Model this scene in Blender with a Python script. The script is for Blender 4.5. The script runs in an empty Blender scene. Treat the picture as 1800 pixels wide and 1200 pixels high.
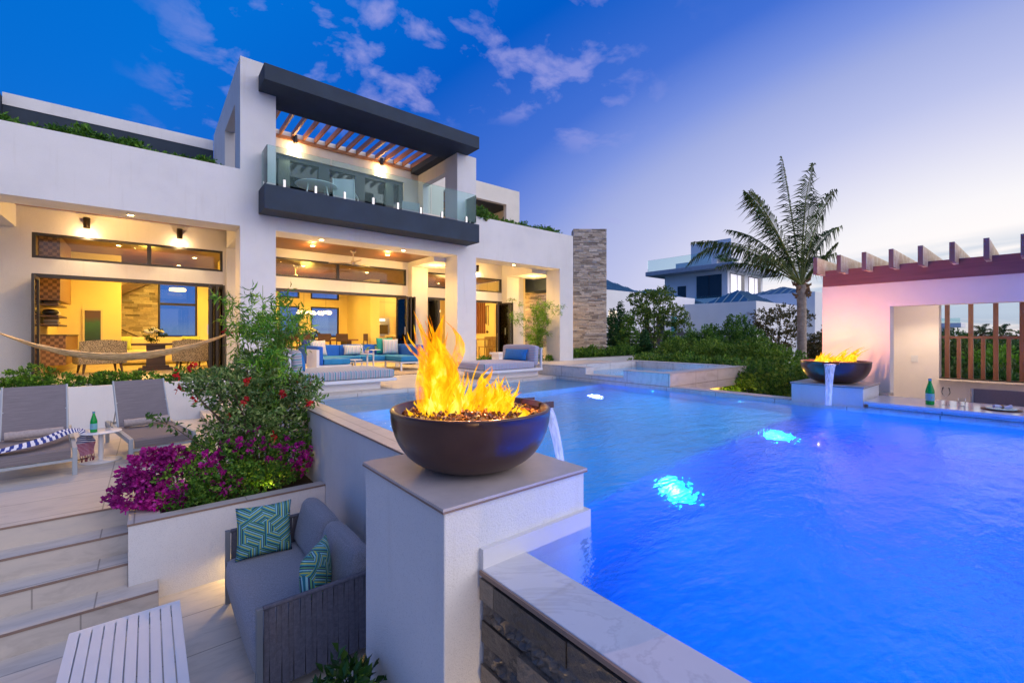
import bpy, math, random
import numpy as np
from mathutils import Vector, Matrix, Euler
R = math.radians
PI = math.pi
random.seed(7)
rng = np.random.default_rng(7)
scene = bpy.context.scene
col = scene.collection

# ------------------------------------------------------------------ camera
cam_d = bpy.data.cameras.new('camera')
cam_d.sensor_width = 36.0
cam_d.lens = 776.0 / 1800.0 * 36.0
cam_d.shift_y = -12.0 / 1800.0
cam_d.clip_start = 0.05
cam_d.clip_end = 9000
cam = bpy.data.objects.new('camera', cam_d)
col.objects.link(cam)
cam.location = (0, 0, 0.95)
cam.rotation_euler = (R(90), 0, R(50.5 - 90))
scene.camera = cam

# ------------------------------------------------------------------ sky
world = bpy.data.worlds.new('World')
scene.world = world
world.use_nodes = True
wn = world.node_tree.nodes; wl = world.node_tree.links
wn.clear()
def wnode(t, **kw):
    n = wn.new(t)
    for k, v in kw.items(): setattr(n, k, v)
    return n
def wmath(op, a, b=None, c=None, clamp=False):
    n = wnode('ShaderNodeMath', operation=op, use_clamp=clamp)
    for i, v in enumerate((a, b, c)):
        if v is None: continue
        if isinstance(v, (int, float)): n.inputs[i].default_value = v
        else: wl.new(v, n.inputs[i])
    return n.outputs[0]
def wmix(f, a, b):
    n = wnode('ShaderNodeMix', data_type='RGBA')
    for idx, v in ((0, f), (6, a), (7, b)):
        if isinstance(v, (int, float)): n.inputs[idx].default_value = v
        elif isinstance(v, tuple): n.inputs[idx].default_value = (*v, 1)
        else: wl.new(v, n.inputs[idx])
    return n.outputs[2]
tc = wnode('ShaderNodeTexCoord')
nrm = wnode('ShaderNodeVectorMath', operation='NORMALIZE'); wl.new(tc.outputs['Generated'], nrm.inputs[0])
D = nrm.outputs[0]
sep = wnode('ShaderNodeSeparateXYZ'); wl.new(D, sep.inputs[0])
dx, dy, dz = sep.outputs
dot = wnode('ShaderNodeVectorMath', operation='DOT_PRODUCT'); wl.new(D, dot.inputs[0]); dot.inputs[1].default_value = (.992, -.06, .112)
theta = wmath('DIVIDE', wmath('ARCCOSINE', dot.outputs['Value']), PI)
az_ = wmath('MULTIPLY', wmath('ARCTAN2', dy, dx), .55); el_ = wmath('ARCSINE', dz)
sm = wmath('DIVIDE', wmath('SQRT', wmath('ADD', wmath('MULTIPLY', az_, az_), wmath('MULTIPLY', el_, el_))), PI / 2)
ramp = wnode('ShaderNodeValToRGB'); wl.new(sm, ramp.inputs[0])
stops = [(0, (1.25, 1.15, 1.02)), (.133, (.96, .95, .98)), (.198, (.67, .69, .90)), (.238, (.50, .55, .85)), (.289, (.36, .43, .78)), (.328, (.20, .30, .76)), (.385, (.055, .165, .67)),
         (.49, (.0, .107, .585)), (.62, (.0, .16, .68)), (1, (.0, .12, .52))]
el = ramp.color_ramp.elements
el[0].position, el[0].color = stops[0][0], (*stops[0][1], 1)
el[1].position, el[1].color = stops[-1][0], (*stops[-1][1], 1)
for p, c_ in stops[1:-1]:
    e = el.new(p); e.color = (*c_, 1)
# paler, pinker air just over the horizon
hz = wmath('POWER', wmath('SUBTRACT', 1.0, wmath('MAXIMUM', dz, 0.0), clamp=True), 7.0)
near_sun = wmath('SUBTRACT', 1.0, wmath('DIVIDE', theta, .62), clamp=True)
hcol = wmix(near_sun, (.10, .28, .62), (1.05, .84, .82))
sky = wmix(wmath('MULTIPLY', hz, .36), ramp.outputs[0], hcol)
# wispy lilac clouds
mp = wnode('ShaderNodeCombineXYZ')
den = wmath('ADD', wmath('MAXIMUM', dz, 0.0), .22)
wl.new(wmath('DIVIDE', dx, den), mp.inputs[0]); wl.new(wmath('DIVIDE', dy, den), mp.inputs[1])
n1 = wnode('ShaderNodeTexNoise'); wl.new(mp.outputs[0], n1.inputs['Vector']); n1.inputs['Scale'].default_value = 6.5; n1.inputs['Detail'].default_value = 7; n1.inputs['Roughness'].default_value = .56; n1.inputs['Distortion'].default_value = .25
n2 = wnode('ShaderNodeTexNoise'); wl.new(mp.outputs[0], n2.inputs['Vector']); n2.inputs['Scale'].default_value = 1.05; n2.inputs['Detail'].default_value = 2
cl = wmath('MULTIPLY', wmath('SUBTRACT', n1.outputs[0], .515), 7.5, clamp=True)
cl2 = wmath('MULTIPLY', wmath('SUBTRACT', n2.outputs[0], .42), 9.0, clamp=True)
band = wmath('MULTIPLY', wmath('MULTIPLY', wmath('SUBTRACT', theta, .17), 9.0, clamp=True), wmath('MULTIPLY', wmath('SUBTRACT', dz, .14), 7.0, clamp=True))
azw = wmath('ARCTAN2', dy, dx)
win = wmath('MULTIPLY', wmath('MULTIPLY', wmath('SUBTRACT', 1.62, azw), 4.0, clamp=True), wmath('MULTIPLY', wmath('SUBTRACT', azw, .42), 4.0, clamp=True))
cm = wmath('MULTIPLY', wmath('MULTIPLY', cl, cl2), wmath('MULTIPLY', wmath('MULTIPLY', band, win), .60))
sky = wmix(cm, sky, (.40, .40, .80))
# grey-blue cloud bank low on the bright side
mp2 = wnode('ShaderNodeMapping'); wl.new(D, mp2.inputs[0]); mp2.inputs['Scale'].default_value = (2.0, 2.0, 16.0)
n3 = wnode('ShaderNodeTexNoise'); wl.new(mp2.outputs[0], n3.inputs['Vector']); n3.inputs['Scale'].default_value = 2.3; n3.inputs['Detail'].default_value = 6; n3.inputs['Distortion'].default_value = .4
low = wmath('MULTIPLY', wmath('SUBTRACT', .175, wmath('ADD', dz, wmath('MULTIPLY', theta, .30))), 22.0, clamp=True)
lowm = wmath('MULTIPLY', wmath('MULTIPLY', wmath('SUBTRACT', n3.outputs[0], .40), 6.0, clamp=True), low)
sky = wmix(wmath('MULTIPLY', lowm, .75), sky, (.30, .46, .66))
# brightening added to the unseen sky behind the camera, to light the facades
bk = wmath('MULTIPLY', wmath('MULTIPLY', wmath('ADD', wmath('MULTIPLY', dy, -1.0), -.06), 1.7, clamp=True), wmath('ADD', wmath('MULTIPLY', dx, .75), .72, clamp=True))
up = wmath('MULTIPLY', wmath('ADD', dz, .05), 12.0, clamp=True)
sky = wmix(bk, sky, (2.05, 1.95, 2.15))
sky = wmix(wmath('SUBTRACT', 1.0, up), sky, (.16, .22, .34))
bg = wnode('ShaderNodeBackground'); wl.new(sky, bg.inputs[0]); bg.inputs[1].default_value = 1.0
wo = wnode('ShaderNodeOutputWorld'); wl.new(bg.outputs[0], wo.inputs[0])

# ------------------------------------------------------------------ sun (below the cloud bank: very soft dusk light)
sd = bpy.data.lights.new('sun', 'SUN'); sd.energy = 0.35; sd.angle = R(35); sd.color = (1, .86, .84)
sun = bpy.data.objects.new('sun', sd); col.objects.link(sun)
sun.rotation_euler = Vector((-.55, .75, -.42)).to_track_quat('-Z', 'Y').to_euler()

vs = scene.view_settings
vs.view_transform = 'Standard'; vs.look = 'None'; vs.exposure = 0.0; vs.gamma = 1; vs.use_curve_mapping = False
scene.cycles.use_denoising = True
scene.cycles.max_bounces = 8
scene.cycles.transparent_max_bounces = 12
scene.cycles.sample_clamp_indirect = 4.0
scene.cycles.caustics_reflective = False
scene.cycles.caustics_refractive = True
scene.cycles.blur_glossy = 1.0
scene.cycles.volume_max_steps = 64

# ------------------------------------------------------------------ materials
MC = {}
def newmat(name):
    m = bpy.data.materials.new(name); m.use_nodes = True
    nt = m.node_tree; b = nt.nodes['Principled BSDF']
    return m, nt, b
def mathn(nt, op, a, b=None, clamp=False):
    n = nt.nodes.new('ShaderNodeMath'); n.operation = op; n.use_clamp = clamp
    for i, v in enumerate((a, b)):
        if v is None: continue
        if isinstance(v, (int, float)): n.inputs[i].default_value = v
        else: nt.links.new(v, n.inputs[i])
    return n.outputs[0]
def mixn(nt, f, a, b):
    n = nt.nodes.new('ShaderNodeMix'); n.data_type = 'RGBA'
    for idx, v in ((0, f), (6, a), (7, b)):
        if isinstance(v, (int, float)): n.inputs[idx].default_value = v
        elif isinstance(v, tuple): n.inputs[idx].default_value = (*v[:3], 1)
        else: nt.links.new(v, n.inputs[idx])
    return n.outputs[2]
def rampn(nt, f, stops, const=False):
    n = nt.nodes.new('ShaderNodeValToRGB'); nt.links.new(f, n.inputs[0])
    e = n.color_ramp.elements
    if const: n.color_ramp.interpolation = 'CONSTANT'
    e[0].position, e[0].color = stops[0][0], (*stops[0][1], 1)
    e[1].position, e[1].color = stops[-1][0], (*stops[-1][1], 1)
    for p, c_ in stops[1:-1]:
        k = e.new(p); k.color = (*c_, 1)
    return n.outputs[0]
def coords(nt, kind='Object', scale=(1, 1, 1), rot=(0, 0, 0), loc=(0, 0, 0)):
    t = nt.nodes.new('ShaderNodeTexCoord'); m = nt.nodes.new('ShaderNodeMapping')
    if kind == 'World':
        g = nt.nodes.new('ShaderNodeNewGeometry'); nt.links.new(g.outputs['Position'], m.inputs[0])
    else: nt.links.new(t.outputs[kind], m.inputs[0])
    m.inputs['Scale'].default_value = scale; m.inputs['Rotation'].default_value = rot; m.inputs['Location'].default_value = loc
    return m.outputs[0]
def noisen(nt, vec, scale, detail=4, rough=.5, dist=0):
    n = nt.nodes.new('ShaderNodeTexNoise'); nt.links.new(vec, n.inputs['Vector'])
    n.inputs['Scale'].default_value = scale; n.inputs['Detail'].default_value = detail; n.inputs['Roughness'].default_value = rough; n.inputs['Distortion'].default_value = dist
    return n.outputs[0]
def bumpn(nt, b, h, strength, dist=.01):
    n = nt.nodes.new('ShaderNodeBump'); n.inputs['Strength'].default_value = strength; n.inputs['Distance'].default_value = dist
    nt.links.new(h, n.inputs['Height']); nt.links.new(n.outputs[0], b.inputs['Normal']); return n
def mk(name, colr, rough=.6, var=.12, vscale=3.0, bump=0., bscale=80., metal=0., spec=.5, sheen=0., bdist=.006):
    """plain surface with mottling and fine relief"""
    if name in MC: return MC[name]
    m, nt, b = newmat(name)
    v = coords(nt)
    n = noisen(nt, v, vscale, 6, .6)
    lo = tuple(c_ * (1 - var) for c_ in colr); hi = tuple(min(1, c_ * (1 + var)) for c_ in colr)
    nt.links.new(rampn(nt, n, [(.3, lo), (.7, hi)]), b.inputs['Base Color'])
    b.inputs['Roughness'].default_value = rough; b.inputs['Metallic'].default_value = metal
    b.inputs['Specular IOR Level'].default_value = spec
    if sheen: b.inputs['Sheen Weight'].default_value = sheen
    if bump: bumpn(nt, b, noisen(nt, v, bscale, 3, .6), bump, bdist)
    MC[name] = m; return m
def emis(name, colr, strength):
    if name in MC: return MC[name]
    m, nt, b = newmat(name)
    b.inputs['Base Color'].default_value = (*colr, 1); b.inputs['Emission Color'].default_value = (*colr, 1); b.inputs['Emission Strength'].default_value = strength
    MC[name] = m; return m
def stucco():
    if 'stucco' in MC: return MC['stucco']
    m, nt, b = newmat('stucco'); v = coords(nt, 'World')
    n = noisen(nt, v, 1.1, 6, .6); n2 = noisen(nt, v, 150, 2, .6)
    c0 = rampn(nt, n, [(.25, (.64, .64, .655)), (.5, (.71, .71, .715)), (.75, (.75, .745, .745))])
    # faint rain streaks
    st = noisen(nt, coords(nt, 'World', (5, 5, .35)), 2.0, 4, .6)
    s = mathn(nt, 'MULTIPLY', mathn(nt, 'SUBTRACT', st, .57), 1.6, clamp=True)
    c0 = mixn(nt, s, c0, (.55, .52, .48))
    sp = mathn(nt, 'MULTIPLY', mathn(nt, 'SUBTRACT', n2, .55), 2.6, clamp=True)
    nt.links.new(mixn(nt, sp, c0, (.42, .42, .45)), b.inputs['Base Color'])
    b.inputs['Roughness'].default_value = .9
    bumpn(nt, b, noisen(nt, v, 120, 3, .75), .75, .006)
    MC['stucco'] = m; return m
def tile(name, c1, c2, w, h, rough=.45, grout=(.30, .27, .24), loc=(0, 0, 0), rot=0, vert=None, mortar=.006, off=0.):
    """large format stone-look porcelain; world aligned"""
    if name in MC: return MC[name]
    m, nt, b = newmat(name)
    if vert == 'X': v = coords(nt, 'World', (1, 1, 1), (0, 0, 0))
    else: v = coords(nt, 'World', (1, 1, 1), (0, 0, rot), loc)
    if vert:
        sp = nt.nodes.new('ShaderNodeSeparateXYZ'); nt.links.new(v, sp.inputs[0]); cb = nt.nodes.new('ShaderNodeCombineXYZ')
        nt.links.new(mathn(nt, 'ADD', sp.outputs[0], sp.outputs[1]), cb.inputs[0]); nt.links.new(sp.outputs[2], cb.inputs[1]); vv = cb.outputs[0]
    else: vv = v
    br = nt.nodes.new('ShaderNodeTexBrick'); nt.links.new(vv, br.inputs['Vector'])
    br.offset = off; br.inputs['Scale'].default_value = 1.0; br.inputs['Brick Width'].default_value = w; br.inputs['Row Height'].default_value = h
    br.inputs['Mortar Size'].default_value = mortar; br.inputs['Mortar Smooth'].default_value = .1; br.inputs['Bias'].default_value = 0
    br.inputs['Color1'].default_value = (*c1, 1); br.inputs['Color2'].default_value = (*c2, 1); br.inputs['Mortar'].default_value = (*grout, 1)
    n = noisen(nt, coords(nt, 'World', (1.2, 5, 3)), 2.5, 8, .62, .6)
    g = rampn(nt, n, [(.3, (.80, .79, .78)), (.5, (1, 1, 1)), (.72, (1.1, 1.08, 1.04))])
    mu = nt.nodes.new('ShaderNodeMix'); mu.data_type = 'RGBA'; mu.blend_type = 'MULTIPLY'; mu.inputs[0].default_value = 1
    nt.links.new(br.outputs[0], mu.inputs[6]); nt.links.new(g, mu.inputs[7])
    nt.links.new(mu.outputs[2], b.inputs['Base Color'])
    nt.links.new(mathn(nt, 'ADD', mathn(nt, 'MULTIPLY', n, .3), rough - .15), b.inputs['Roughness'])
    bumpn(nt, b, mathn(nt, 'SUBTRACT', 1.0, br.outputs['Fac']), .4, .004)
    MC[name] = m; return m
def wood(name, c1, c2, axis=0, plank=0., rough=.45, wear=None):
    if name in MC: return MC[name]
    m, nt, b = newmat(name)
    sc = [9, 9, 9]; sc[axis] = .7
    v = coords(nt, 'World', tuple(sc))
    n = noisen(nt, v, 2.2, 8, .65, .8)
    c0 = rampn(nt, n, [(.3, c1), (.7, c2)])
    if wear:
        w_ = noisen(nt, coords(nt, 'World', (3, 3, 3)), 2.5, 6, .65)
        c0 = mixn(nt, mathn(nt, 'MULTIPLY', mathn(nt, 'SUBTRACT', w_, .45), 5.0, clamp=True), c0, wear)
    if plank:
        g = nt.nodes.new('ShaderNodeNewGeometry'); sp = nt.nodes.new('ShaderNodeSeparateXYZ'); nt.links.new(g.outputs['Position'], sp.inputs[0])
        o = sp.outputs[1 if axis == 0 else 0]
        q = mathn(nt, 'DIVIDE', o, plank)
        fr = mathn(nt, 'FRACT', mathn(nt, 'ADD', q, 100.0)); fl = mathn(nt, 'FLOOR', q)
        wn_ = nt.nodes.new('ShaderNodeTexWhiteNoise'); wn_.noise_dimensions = '1D'; nt.links.new(fl, wn_.inputs['W'])
        c0 = mixn(nt, mathn(nt, 'MULTIPLY', wn_.outputs[0], .45), c0, tuple(x * .45 for x in c1))
        c0 = mixn(nt, mathn(nt, 'LESS_THAN', fr, .09), c0, (.015, .008, .004))
    nt.links.new(c0, b.inputs['Base Color']); b.inputs['Roughness'].default_value = rough
    bumpn(nt, b, n, .15, .004)
    MC[name] = m; return m
def stone(name, stops, rough=.75, bump=.6, coat=0.):
    """each stone its own shade"""
    if name in MC: return MC[name]
    m, nt, b = newmat(name)
    g = nt.nodes.new('ShaderNodeNewGeometry')
    c0 = rampn(nt, g.outputs['Random Per Island'], stops)
    n = noisen(nt, coords(nt, 'World', (6, 6, 22)), 2, 7, .7)
    mu = nt.nodes.new('ShaderNodeMix'); mu.data_type = 'RGBA'; mu.blend_type = 'MULTIPLY'; mu.inputs[0].default_value = 1
    nt.links.new(c0, mu.inputs[6]); nt.links.new(rampn(nt, n, [(.3, (.6, .6, .6)), (.7, (1.2, 1.18, 1.15))]), mu.inputs[7])
    nt.links.new(mu.outputs[2], b.inputs['Base Color']); b.inputs['Roughness'].default_value = rough
    if coat: b.inputs['Coat Weight'].default_value = coat; b.inputs['Coat Roughness'].default_value = .12
    bumpn(nt, b, noisen(nt, coords(nt, 'World'), 28, 6, .7), bump, .012)
    MC[name] = m; return m
def leafmat(name, c1, c2, c3=None, rough=.5, trans=.3):
    if name in MC: return MC[name]
    m, nt, b = newmat(name)
    g = nt.nodes.new('ShaderNodeNewGeometry')
    st = [(0, c1), (.6, c2)] + ([(1, c3)] if c3 else [(1, c2)])
    c0 = rampn(nt, g.outputs['Random Per Island'], st)
    big = noisen(nt, coords(nt, 'World'), 3.0, 3, .5)
    mu = nt.nodes.new('ShaderNodeMix'); mu.data_type = 'RGBA'; mu.blend_type = 'MULTIPLY'; mu.inputs[0].default_value = 1
    nt.links.new(c0, mu.inputs[6]); nt.links.new(rampn(nt, big, [(.35, (.55, .6, .55)), (.65, (1.25, 1.2, 1.1))]), mu.inputs[7])
    nt.links.new(mu.outputs[2], b.inputs['Base Color']); b.inputs['Roughness'].default_value = rough; b.inputs['Specular IOR Level'].default_value = .3
    tr = nt.nodes.new('ShaderNodeBsdfTranslucent'); nt.links.new(mu.outputs[2], tr.inputs[0])
    ms = nt.nodes.new('ShaderNodeMixShader'); ms.inputs[0].default_value = trans
    nt.links.new(b.outputs[0], ms.inputs[1]); nt.links.new(tr.outputs[0], ms.inputs[2]); nt.links.new(ms.outputs[0], nt.nodes['Material Output'].inputs[0])
    MC[name] = m; return m
def glass(name, tint=(.85, .95, .95), refl=.12, rough=.02, thick=None, ior=1.5):
    """pane that reflects by angle and lets light through"""
    if name in MC: return MC[name]
    m, nt, b = newmat(name); nt.nodes.remove(b)
    fr = nt.nodes.new('ShaderNodeFresnel'); fr.inputs[0].default_value = ior
    tr = nt.nodes.new('ShaderNodeBsdfTransparent'); tr.inputs[0].default_value = (*tint, 1)
    gl = nt.nodes.new('ShaderNodeBsdfGlossy'); gl.inputs['Roughness'].default_value = rough
    ms = nt.nodes.new('ShaderNodeMixShader')
    nt.links.new(mathn(nt, 'ADD', mathn(nt, 'MULTIPLY', fr.outputs[0], 1.0), refl, clamp=True), ms.inputs[0])
    nt.links.new(tr.outputs[0], ms.inputs[1]); nt.links.new(gl.outputs[0], ms.inputs[2])
    last = ms.outputs[0]
    if thick:
        df = nt.nodes.new('ShaderNodeBsdfDiffuse'); df.inputs[0].default_value = (*thick, 1)
        m2 = nt.nodes.new('ShaderNodeMixShader'); m2.inputs[0].default_value = .05
        nt.links.new(last, m2.inputs[1]); nt.links.new(df.outputs[0], m2.inputs[2]); last = m2.outputs[0]
    nt.links.new(last, nt.nodes['Material Output'].inputs[0])
    MC[name] = m; return m
def stripes(name, axis, period, stops, rough=.85, bump=.2):
    if name in MC: return MC[name]
    m, nt, b = newmat(name)
    v = coords(nt); sp = nt.nodes.new('ShaderNodeSeparateXYZ'); nt.links.new(v, sp.inputs[0])
    fr = mathn(nt, 'FRACT', mathn(nt, 'ADD', mathn(nt, 'DIVIDE', sp.outputs[axis], period), 50.0))
    c0 = rampn(nt, fr, stops, True)
    n = noisen(nt, v, 220, 2, .6)
    mu = nt.nodes.new('ShaderNodeMix'); mu.data_type = 'RGBA'; mu.blend_type = 'MULTIPLY'; mu.inputs[0].default_value = .6
    nt.links.new(c0, mu.inputs[6]); nt.links.new(rampn(nt, n, [(.3, (.7, .7, .7)), (.7, (1.1, 1.1, 1.1))]), mu.inputs[7])
    nt.links.new(mu.outputs[2], b.inputs['Base Color']); b.inputs['Roughness'].default_value = rough; b.inputs['Sheen Weight'].default_value = .2
    bumpn(nt, b, n, bump, .003)
    MC[name] = m; return m

# ------------------------------------------------------------------ mesh builder
class MB:
    def __init__(s): s.v = []; s.f = []; s.sm = []
    def add(s, vs_, fs, smooth=False):
        o = len(s.v); s.v.extend([tuple(p) for p in vs_]); s.f.extend([tuple(i + o for i in f) for f in fs]); s.sm.extend([smooth] * len(fs)); return s
    def box(s, x0, x1, y0, y1, z0, z1, M=None):
        if x0 > x1: x0, x1 = x1, x0
        if y0 > y1: y0, y1 = y1, y0
        if z0 > z1: z0, z1 = z1, z0
        p = [(x0, y0, z0), (x1, y0, z0), (x1, y1, z0), (x0, y1, z0), (x0, y0, z1), (x1, y0, z1), (x1, y1, z1), (x0, y1, z1)]
        if M is not None: p = [tuple(M @ Vector(q)) for q in p]
        return s.add(p, [(0, 3, 2, 1), (4, 5, 6, 7), (0, 1, 5, 4), (1, 2, 6, 5), (2, 3, 7, 6), (3, 0, 4, 7)])
    def hexa(s, p): return s.add(p, [(0, 3, 2, 1), (4, 5, 6, 7), (0, 1, 5, 4), (1, 2, 6, 5), (2, 3, 7, 6), (3, 0, 4, 7)])
    def tube(s, pts, radii, n=10, caps=True, smooth=True):
        pts = [Vector(p) for p in pts]
        if isinstance(radii, (int, float)): radii = [radii] * len(pts)
        rings = []; prev = None
        for i, p in enumerate(pts):
            t = (pts[min(i + 1, len(pts) - 1)] - pts[max(i - 1, 0)]).normalized()
            if prev is None:
                a = Vector((0, 0, 1)) if abs(t.z) < .9 else Vector((1, 0, 0)); u = t.cross(a).normalized()
            else: u = (prev - t * prev.dot(t)).normalized()
            prev = u; w = t.cross(u)
            rings.append([p + (u * math.cos(2 * PI * k / n) + w * math.sin(2 * PI * k / n)) * radii[i] for k in range(n)])
        V = [q for r_ in rings for q in r_]; F = []
        for i in range(len(pts) - 1):
            for k in range(n):
                k2 = (k + 1) % n; F.append((i * n + k, i * n + k2, (i + 1) * n + k2, (i + 1) * n + k))
        s.add(V, F, smooth)
        if caps:
            s.add(rings[0], [tuple(range(n))[::-1]]); s.add(rings[-1], [tuple(range(n))])
        return s
    def lathe(s, prof, n=32, c=(0, 0, 0), smooth=True, close=False):
        V = []; F = []
        for r_, z in prof:
            for k in range(n): V.append((c[0] + r_ * math.cos(2 * PI * k / n), c[1] + r_ * math.sin(2 * PI * k / n), c[2] + z))
        for i in range(len(prof) - 1):
            for k in range(n):
                k2 = (k + 1) % n; F.append((i * n + k, i * n + k2, (i + 1) * n + k2, (i + 1) * n + k))
        s.add(V, F, smooth)
        for i, rev in ((0, True), (len(prof) - 1, False)):
            if prof[i][0] > 1e-4: s.add([V[i * n + k] for k in range(n)], [tuple(range(n))[::-1] if rev else tuple(range(n))])
        return s
    def prism(s, poly, z0, z1, M=None):
        n = len(poly); V = [(x, y, z0) for x, y in poly] + [(x, y, z1) for x, y in poly]
        if M is not None: V = [tuple(M @ Vector(q)) for q in V]
        return s.add(V, [tuple(range(n))[::-1], tuple(range(n, 2 * n))] + [(i, (i + 1) % n, n + (i + 1) % n, n + i) for i in range(n)])
    def grid(s, fn, nu, nv, smooth=True):
        V = [fn(i / nu, j / nv) for j in range(nv + 1) for i in range(nu + 1)]
        F = [(j * (nu + 1) + i, j * (nu + 1) + i + 1, (j + 1) * (nu + 1) + i + 1, (j + 1) * (nu + 1) + i) for j in range(nv) for i in range(nu)]
        return s.add(V, F, smooth)
    def build(s, name, mat, parent=None, bevel=0., loc=None, rot=None, segs=2, weld=False):
        me = bpy.data.meshes.new(name); me.from_pydata(s.v, [], s.f); me.validate(verbose=False)
        if len(me.polygons) == len(s.sm): me.polygons.foreach_set('use_smooth', s.sm)
        me.materials.append(mat); me.update()
        o = bpy.data.objects.new(name, me); col.objects.link(o)
        if loc: o.location = loc
        if rot: o.rotation_euler = rot
        if parent: o.parent = parent
        if weld: wm = o.modifiers.new('weld', 'WELD'); wm.merge_threshold = .0005
        if bevel:
            bm_ = o.modifiers.new('bevel', 'BEVEL'); bm_.width = bevel; bm_.segments = segs; bm_.limit_method = 'ANGLE'; bm_.angle_limit = R(40)
        return o
def tag(o, label=None, cat=None, group=None, kind=None):
    if label: o['label'] = label
    if cat: o['category'] = cat
    if group: o['group'] = group
    if kind: o['kind'] = kind
    return o
def thing(name, label, cat, loc=(0, 0, 0), rz=0, group=None):
    o = bpy.data.objects.new(name, None); col.objects.link(o); o.empty_display_size = .2
    o.location = loc; o.rotation_euler = (0, 0, rz)
    return tag(o, label, cat, group)
def dup(root, loc=None, rz=None, label=None):
    r_ = root.copy(); col.objects.link(r_)
    if loc is not None: r_.location = loc
    if rz is not None: r_.rotation_euler = (r_.rotation_euler[0], r_.rotation_euler[1], rz)
    if label: r_['label'] = label
    for ch in list(root.children):
        c_ = ch.copy(); col.objects.link(c_); c_.parent = r_
        for g in list(ch.children):
            d_ = g.copy(); col.objects.link(d_); d_.parent = c_
    return r_
def lamp(kind, loc, power, colr, size=.05, spot=None, aim=(0, 0, -1), blend=.6, parent=None):
    d_ = bpy.data.lights.new('lamp', kind); d_.energy = power; d_.color = colr
    if kind in ('POINT', 'SPOT'): d_.shadow_soft_size = size
    if kind == 'AREA': d_.size = size
    if spot: d_.spot_size = R(spot); d_.spot_blend = blend
    o = bpy.data.objects.new('lamp', d_); col.objects.link(o); o.location = loc
    o.rotation_euler = Vector(aim).to_track_quat('-Z', 'Y').to_euler()
    if parent: o.parent = parent
    return o
WARM = (1, .56, .15)

def rosettes(blobs, size, aspect=.5, per=7, shell=.55, upb=.25, curl=.15, seed=1, spread=1.0, droop=0.):
    """leaf rosettes spread through ellipsoids: blobs = (cx,cy,cz,rx,ry,rz,n)"""
    g = np.random.default_rng(seed); V = []; F = []
    for (cx, cy, cz, rx, ry, rz, n) in blobs:
        d = g.normal(size=(n, 3)); d /= np.linalg.norm(d, axis=1)[:, None]
        rad = shell + (1.06 - shell) * g.random(n) ** .6
        tips = np.array([cx, cy, cz]) + d * rad[:, None] * np.array([rx, ry, rz])
        out = d / np.array([rx, ry, rz]); out /= np.linalg.norm(out, axis=1)[:, None]
        out = out + np.array([0, 0, upb]); out /= np.linalg.norm(out, axis=1)[:, None]
        for k in range(per):
            dirs = out + g.normal(size=(n, 3)) * spread * .75 + np.array([0, 0, -droop]); dirs /= np.linalg.norm(dirs, axis=1)[:, None]
            L = size * (.65 + .6 * g.random(n))
            side = np.cross(dirs, g.normal(size=(n, 3))); side /= np.linalg.norm(side, axis=1)[:, None]
            up_ = np.cross(side, dirs)
            base = tips + g.normal(size=(n, 3)) * size * .3
            W = L * aspect * .5
            p0 = base; p1 = base + dirs * (L * .5)[:, None] + side * W[:, None] + up_ * (L * curl)[:, None]
            p2 = base + dirs * L[:, None]; p3 = base + dirs * (L * .5)[:, None] - side * W[:, None] + up_ * (L * curl)[:, None]
            o = len(V)
            arr = np.stack([p0, p1, p2, p3], 1).reshape(-1, 3)
            V.extend(map(tuple, arr.tolist())); F.extend([(o + 4 * i, o + 4 * i + 1, o + 4 * i + 2, o + 4 * i + 3) for i in range(n)])
    m = MB(); m.v = V; m.f = F; m.sm = [False] * len(F); return m
def pillow_mb(w, h, t, n=10):
    m = MB()
    for sgn in (1, -1):
        def fn(u, v, sgn=sgn):
            a = u * 2 - 1; b_ = v * 2 - 1
            e = max(0, (1 - abs(a) ** 2.6)) * max(0, (1 - abs(b_) ** 2.6))
            pin = 1 - .07 * (1 - abs(a) ** 2) * abs(b_) ** 3; pin2 = 1 - .07 * (1 - abs(b_) ** 2) * abs(a) ** 3
            return (a * w / 2 * pin2, sgn * t / 2 * e ** .5, b_ * h / 2 * pin + h / 2)
        m.grid(fn if sgn < 0 else (lambda u, v, f=fn: f(1 - u, v)), n, n)
    return m
def cushion_mb(w, d, h, r_=.04, puff=.02, n=8, M=None):
    """soft rectangular cushion standing on z=0, centred in x,y"""
    m = MB(); 
    def sh(a, half):  # rounded coordinate
        return a
    faces = []
    K = n
    def P(x, y, z):
        # x,y,z in -1..1 ; round the corners
        hx, hy, hz = w / 2, d / 2, h / 2
        px, py, pz = x * hx, y * hy, z * hz
        cx = max(-hx + r_, min(hx - r_, px)); cy = max(-hy + r_, min(hy - r_, py)); cz = max(-hz + min(r_, hz * .98), min(hz - min(r_, hz * .98), pz))
        v = Vector((px - cx, py - cy, pz - cz))
        if v.length > 1e-6: v = v.normalized() * r_
        q = Vector((cx, cy, cz)) + v
        e = (1 - x * x) * (1 - y * y)
        q.z += puff * e * (1 if z > 0 else -.2) * abs(z)
        q.y += puff * .6 * (1 - x * x) * (1 - z * z) * y
        q.x += puff * .6 * (1 - y * y) * (1 - z * z) * x
        q.z += hz
        return tuple(M @ q) if M is not None else tuple(q)
    def par(u):  # denser near ends
        t = u * 2 - 1; return math.sin(t * PI / 2) * .15 + t * .85 if abs(t) < 1 else t
    for ax in range(3):
        for sg in (-1, 1):
            def fn(u, v, ax=ax, sg=sg):
                a, b_ = par(u), par(v)
                if ax == 0: return P(sg, a * sg, b_)
                if ax == 1: return P(-a * sg, sg, b_)
                return P(a * sg, b_, sg) 
            m.grid(fn, K, K)
    return m
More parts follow.
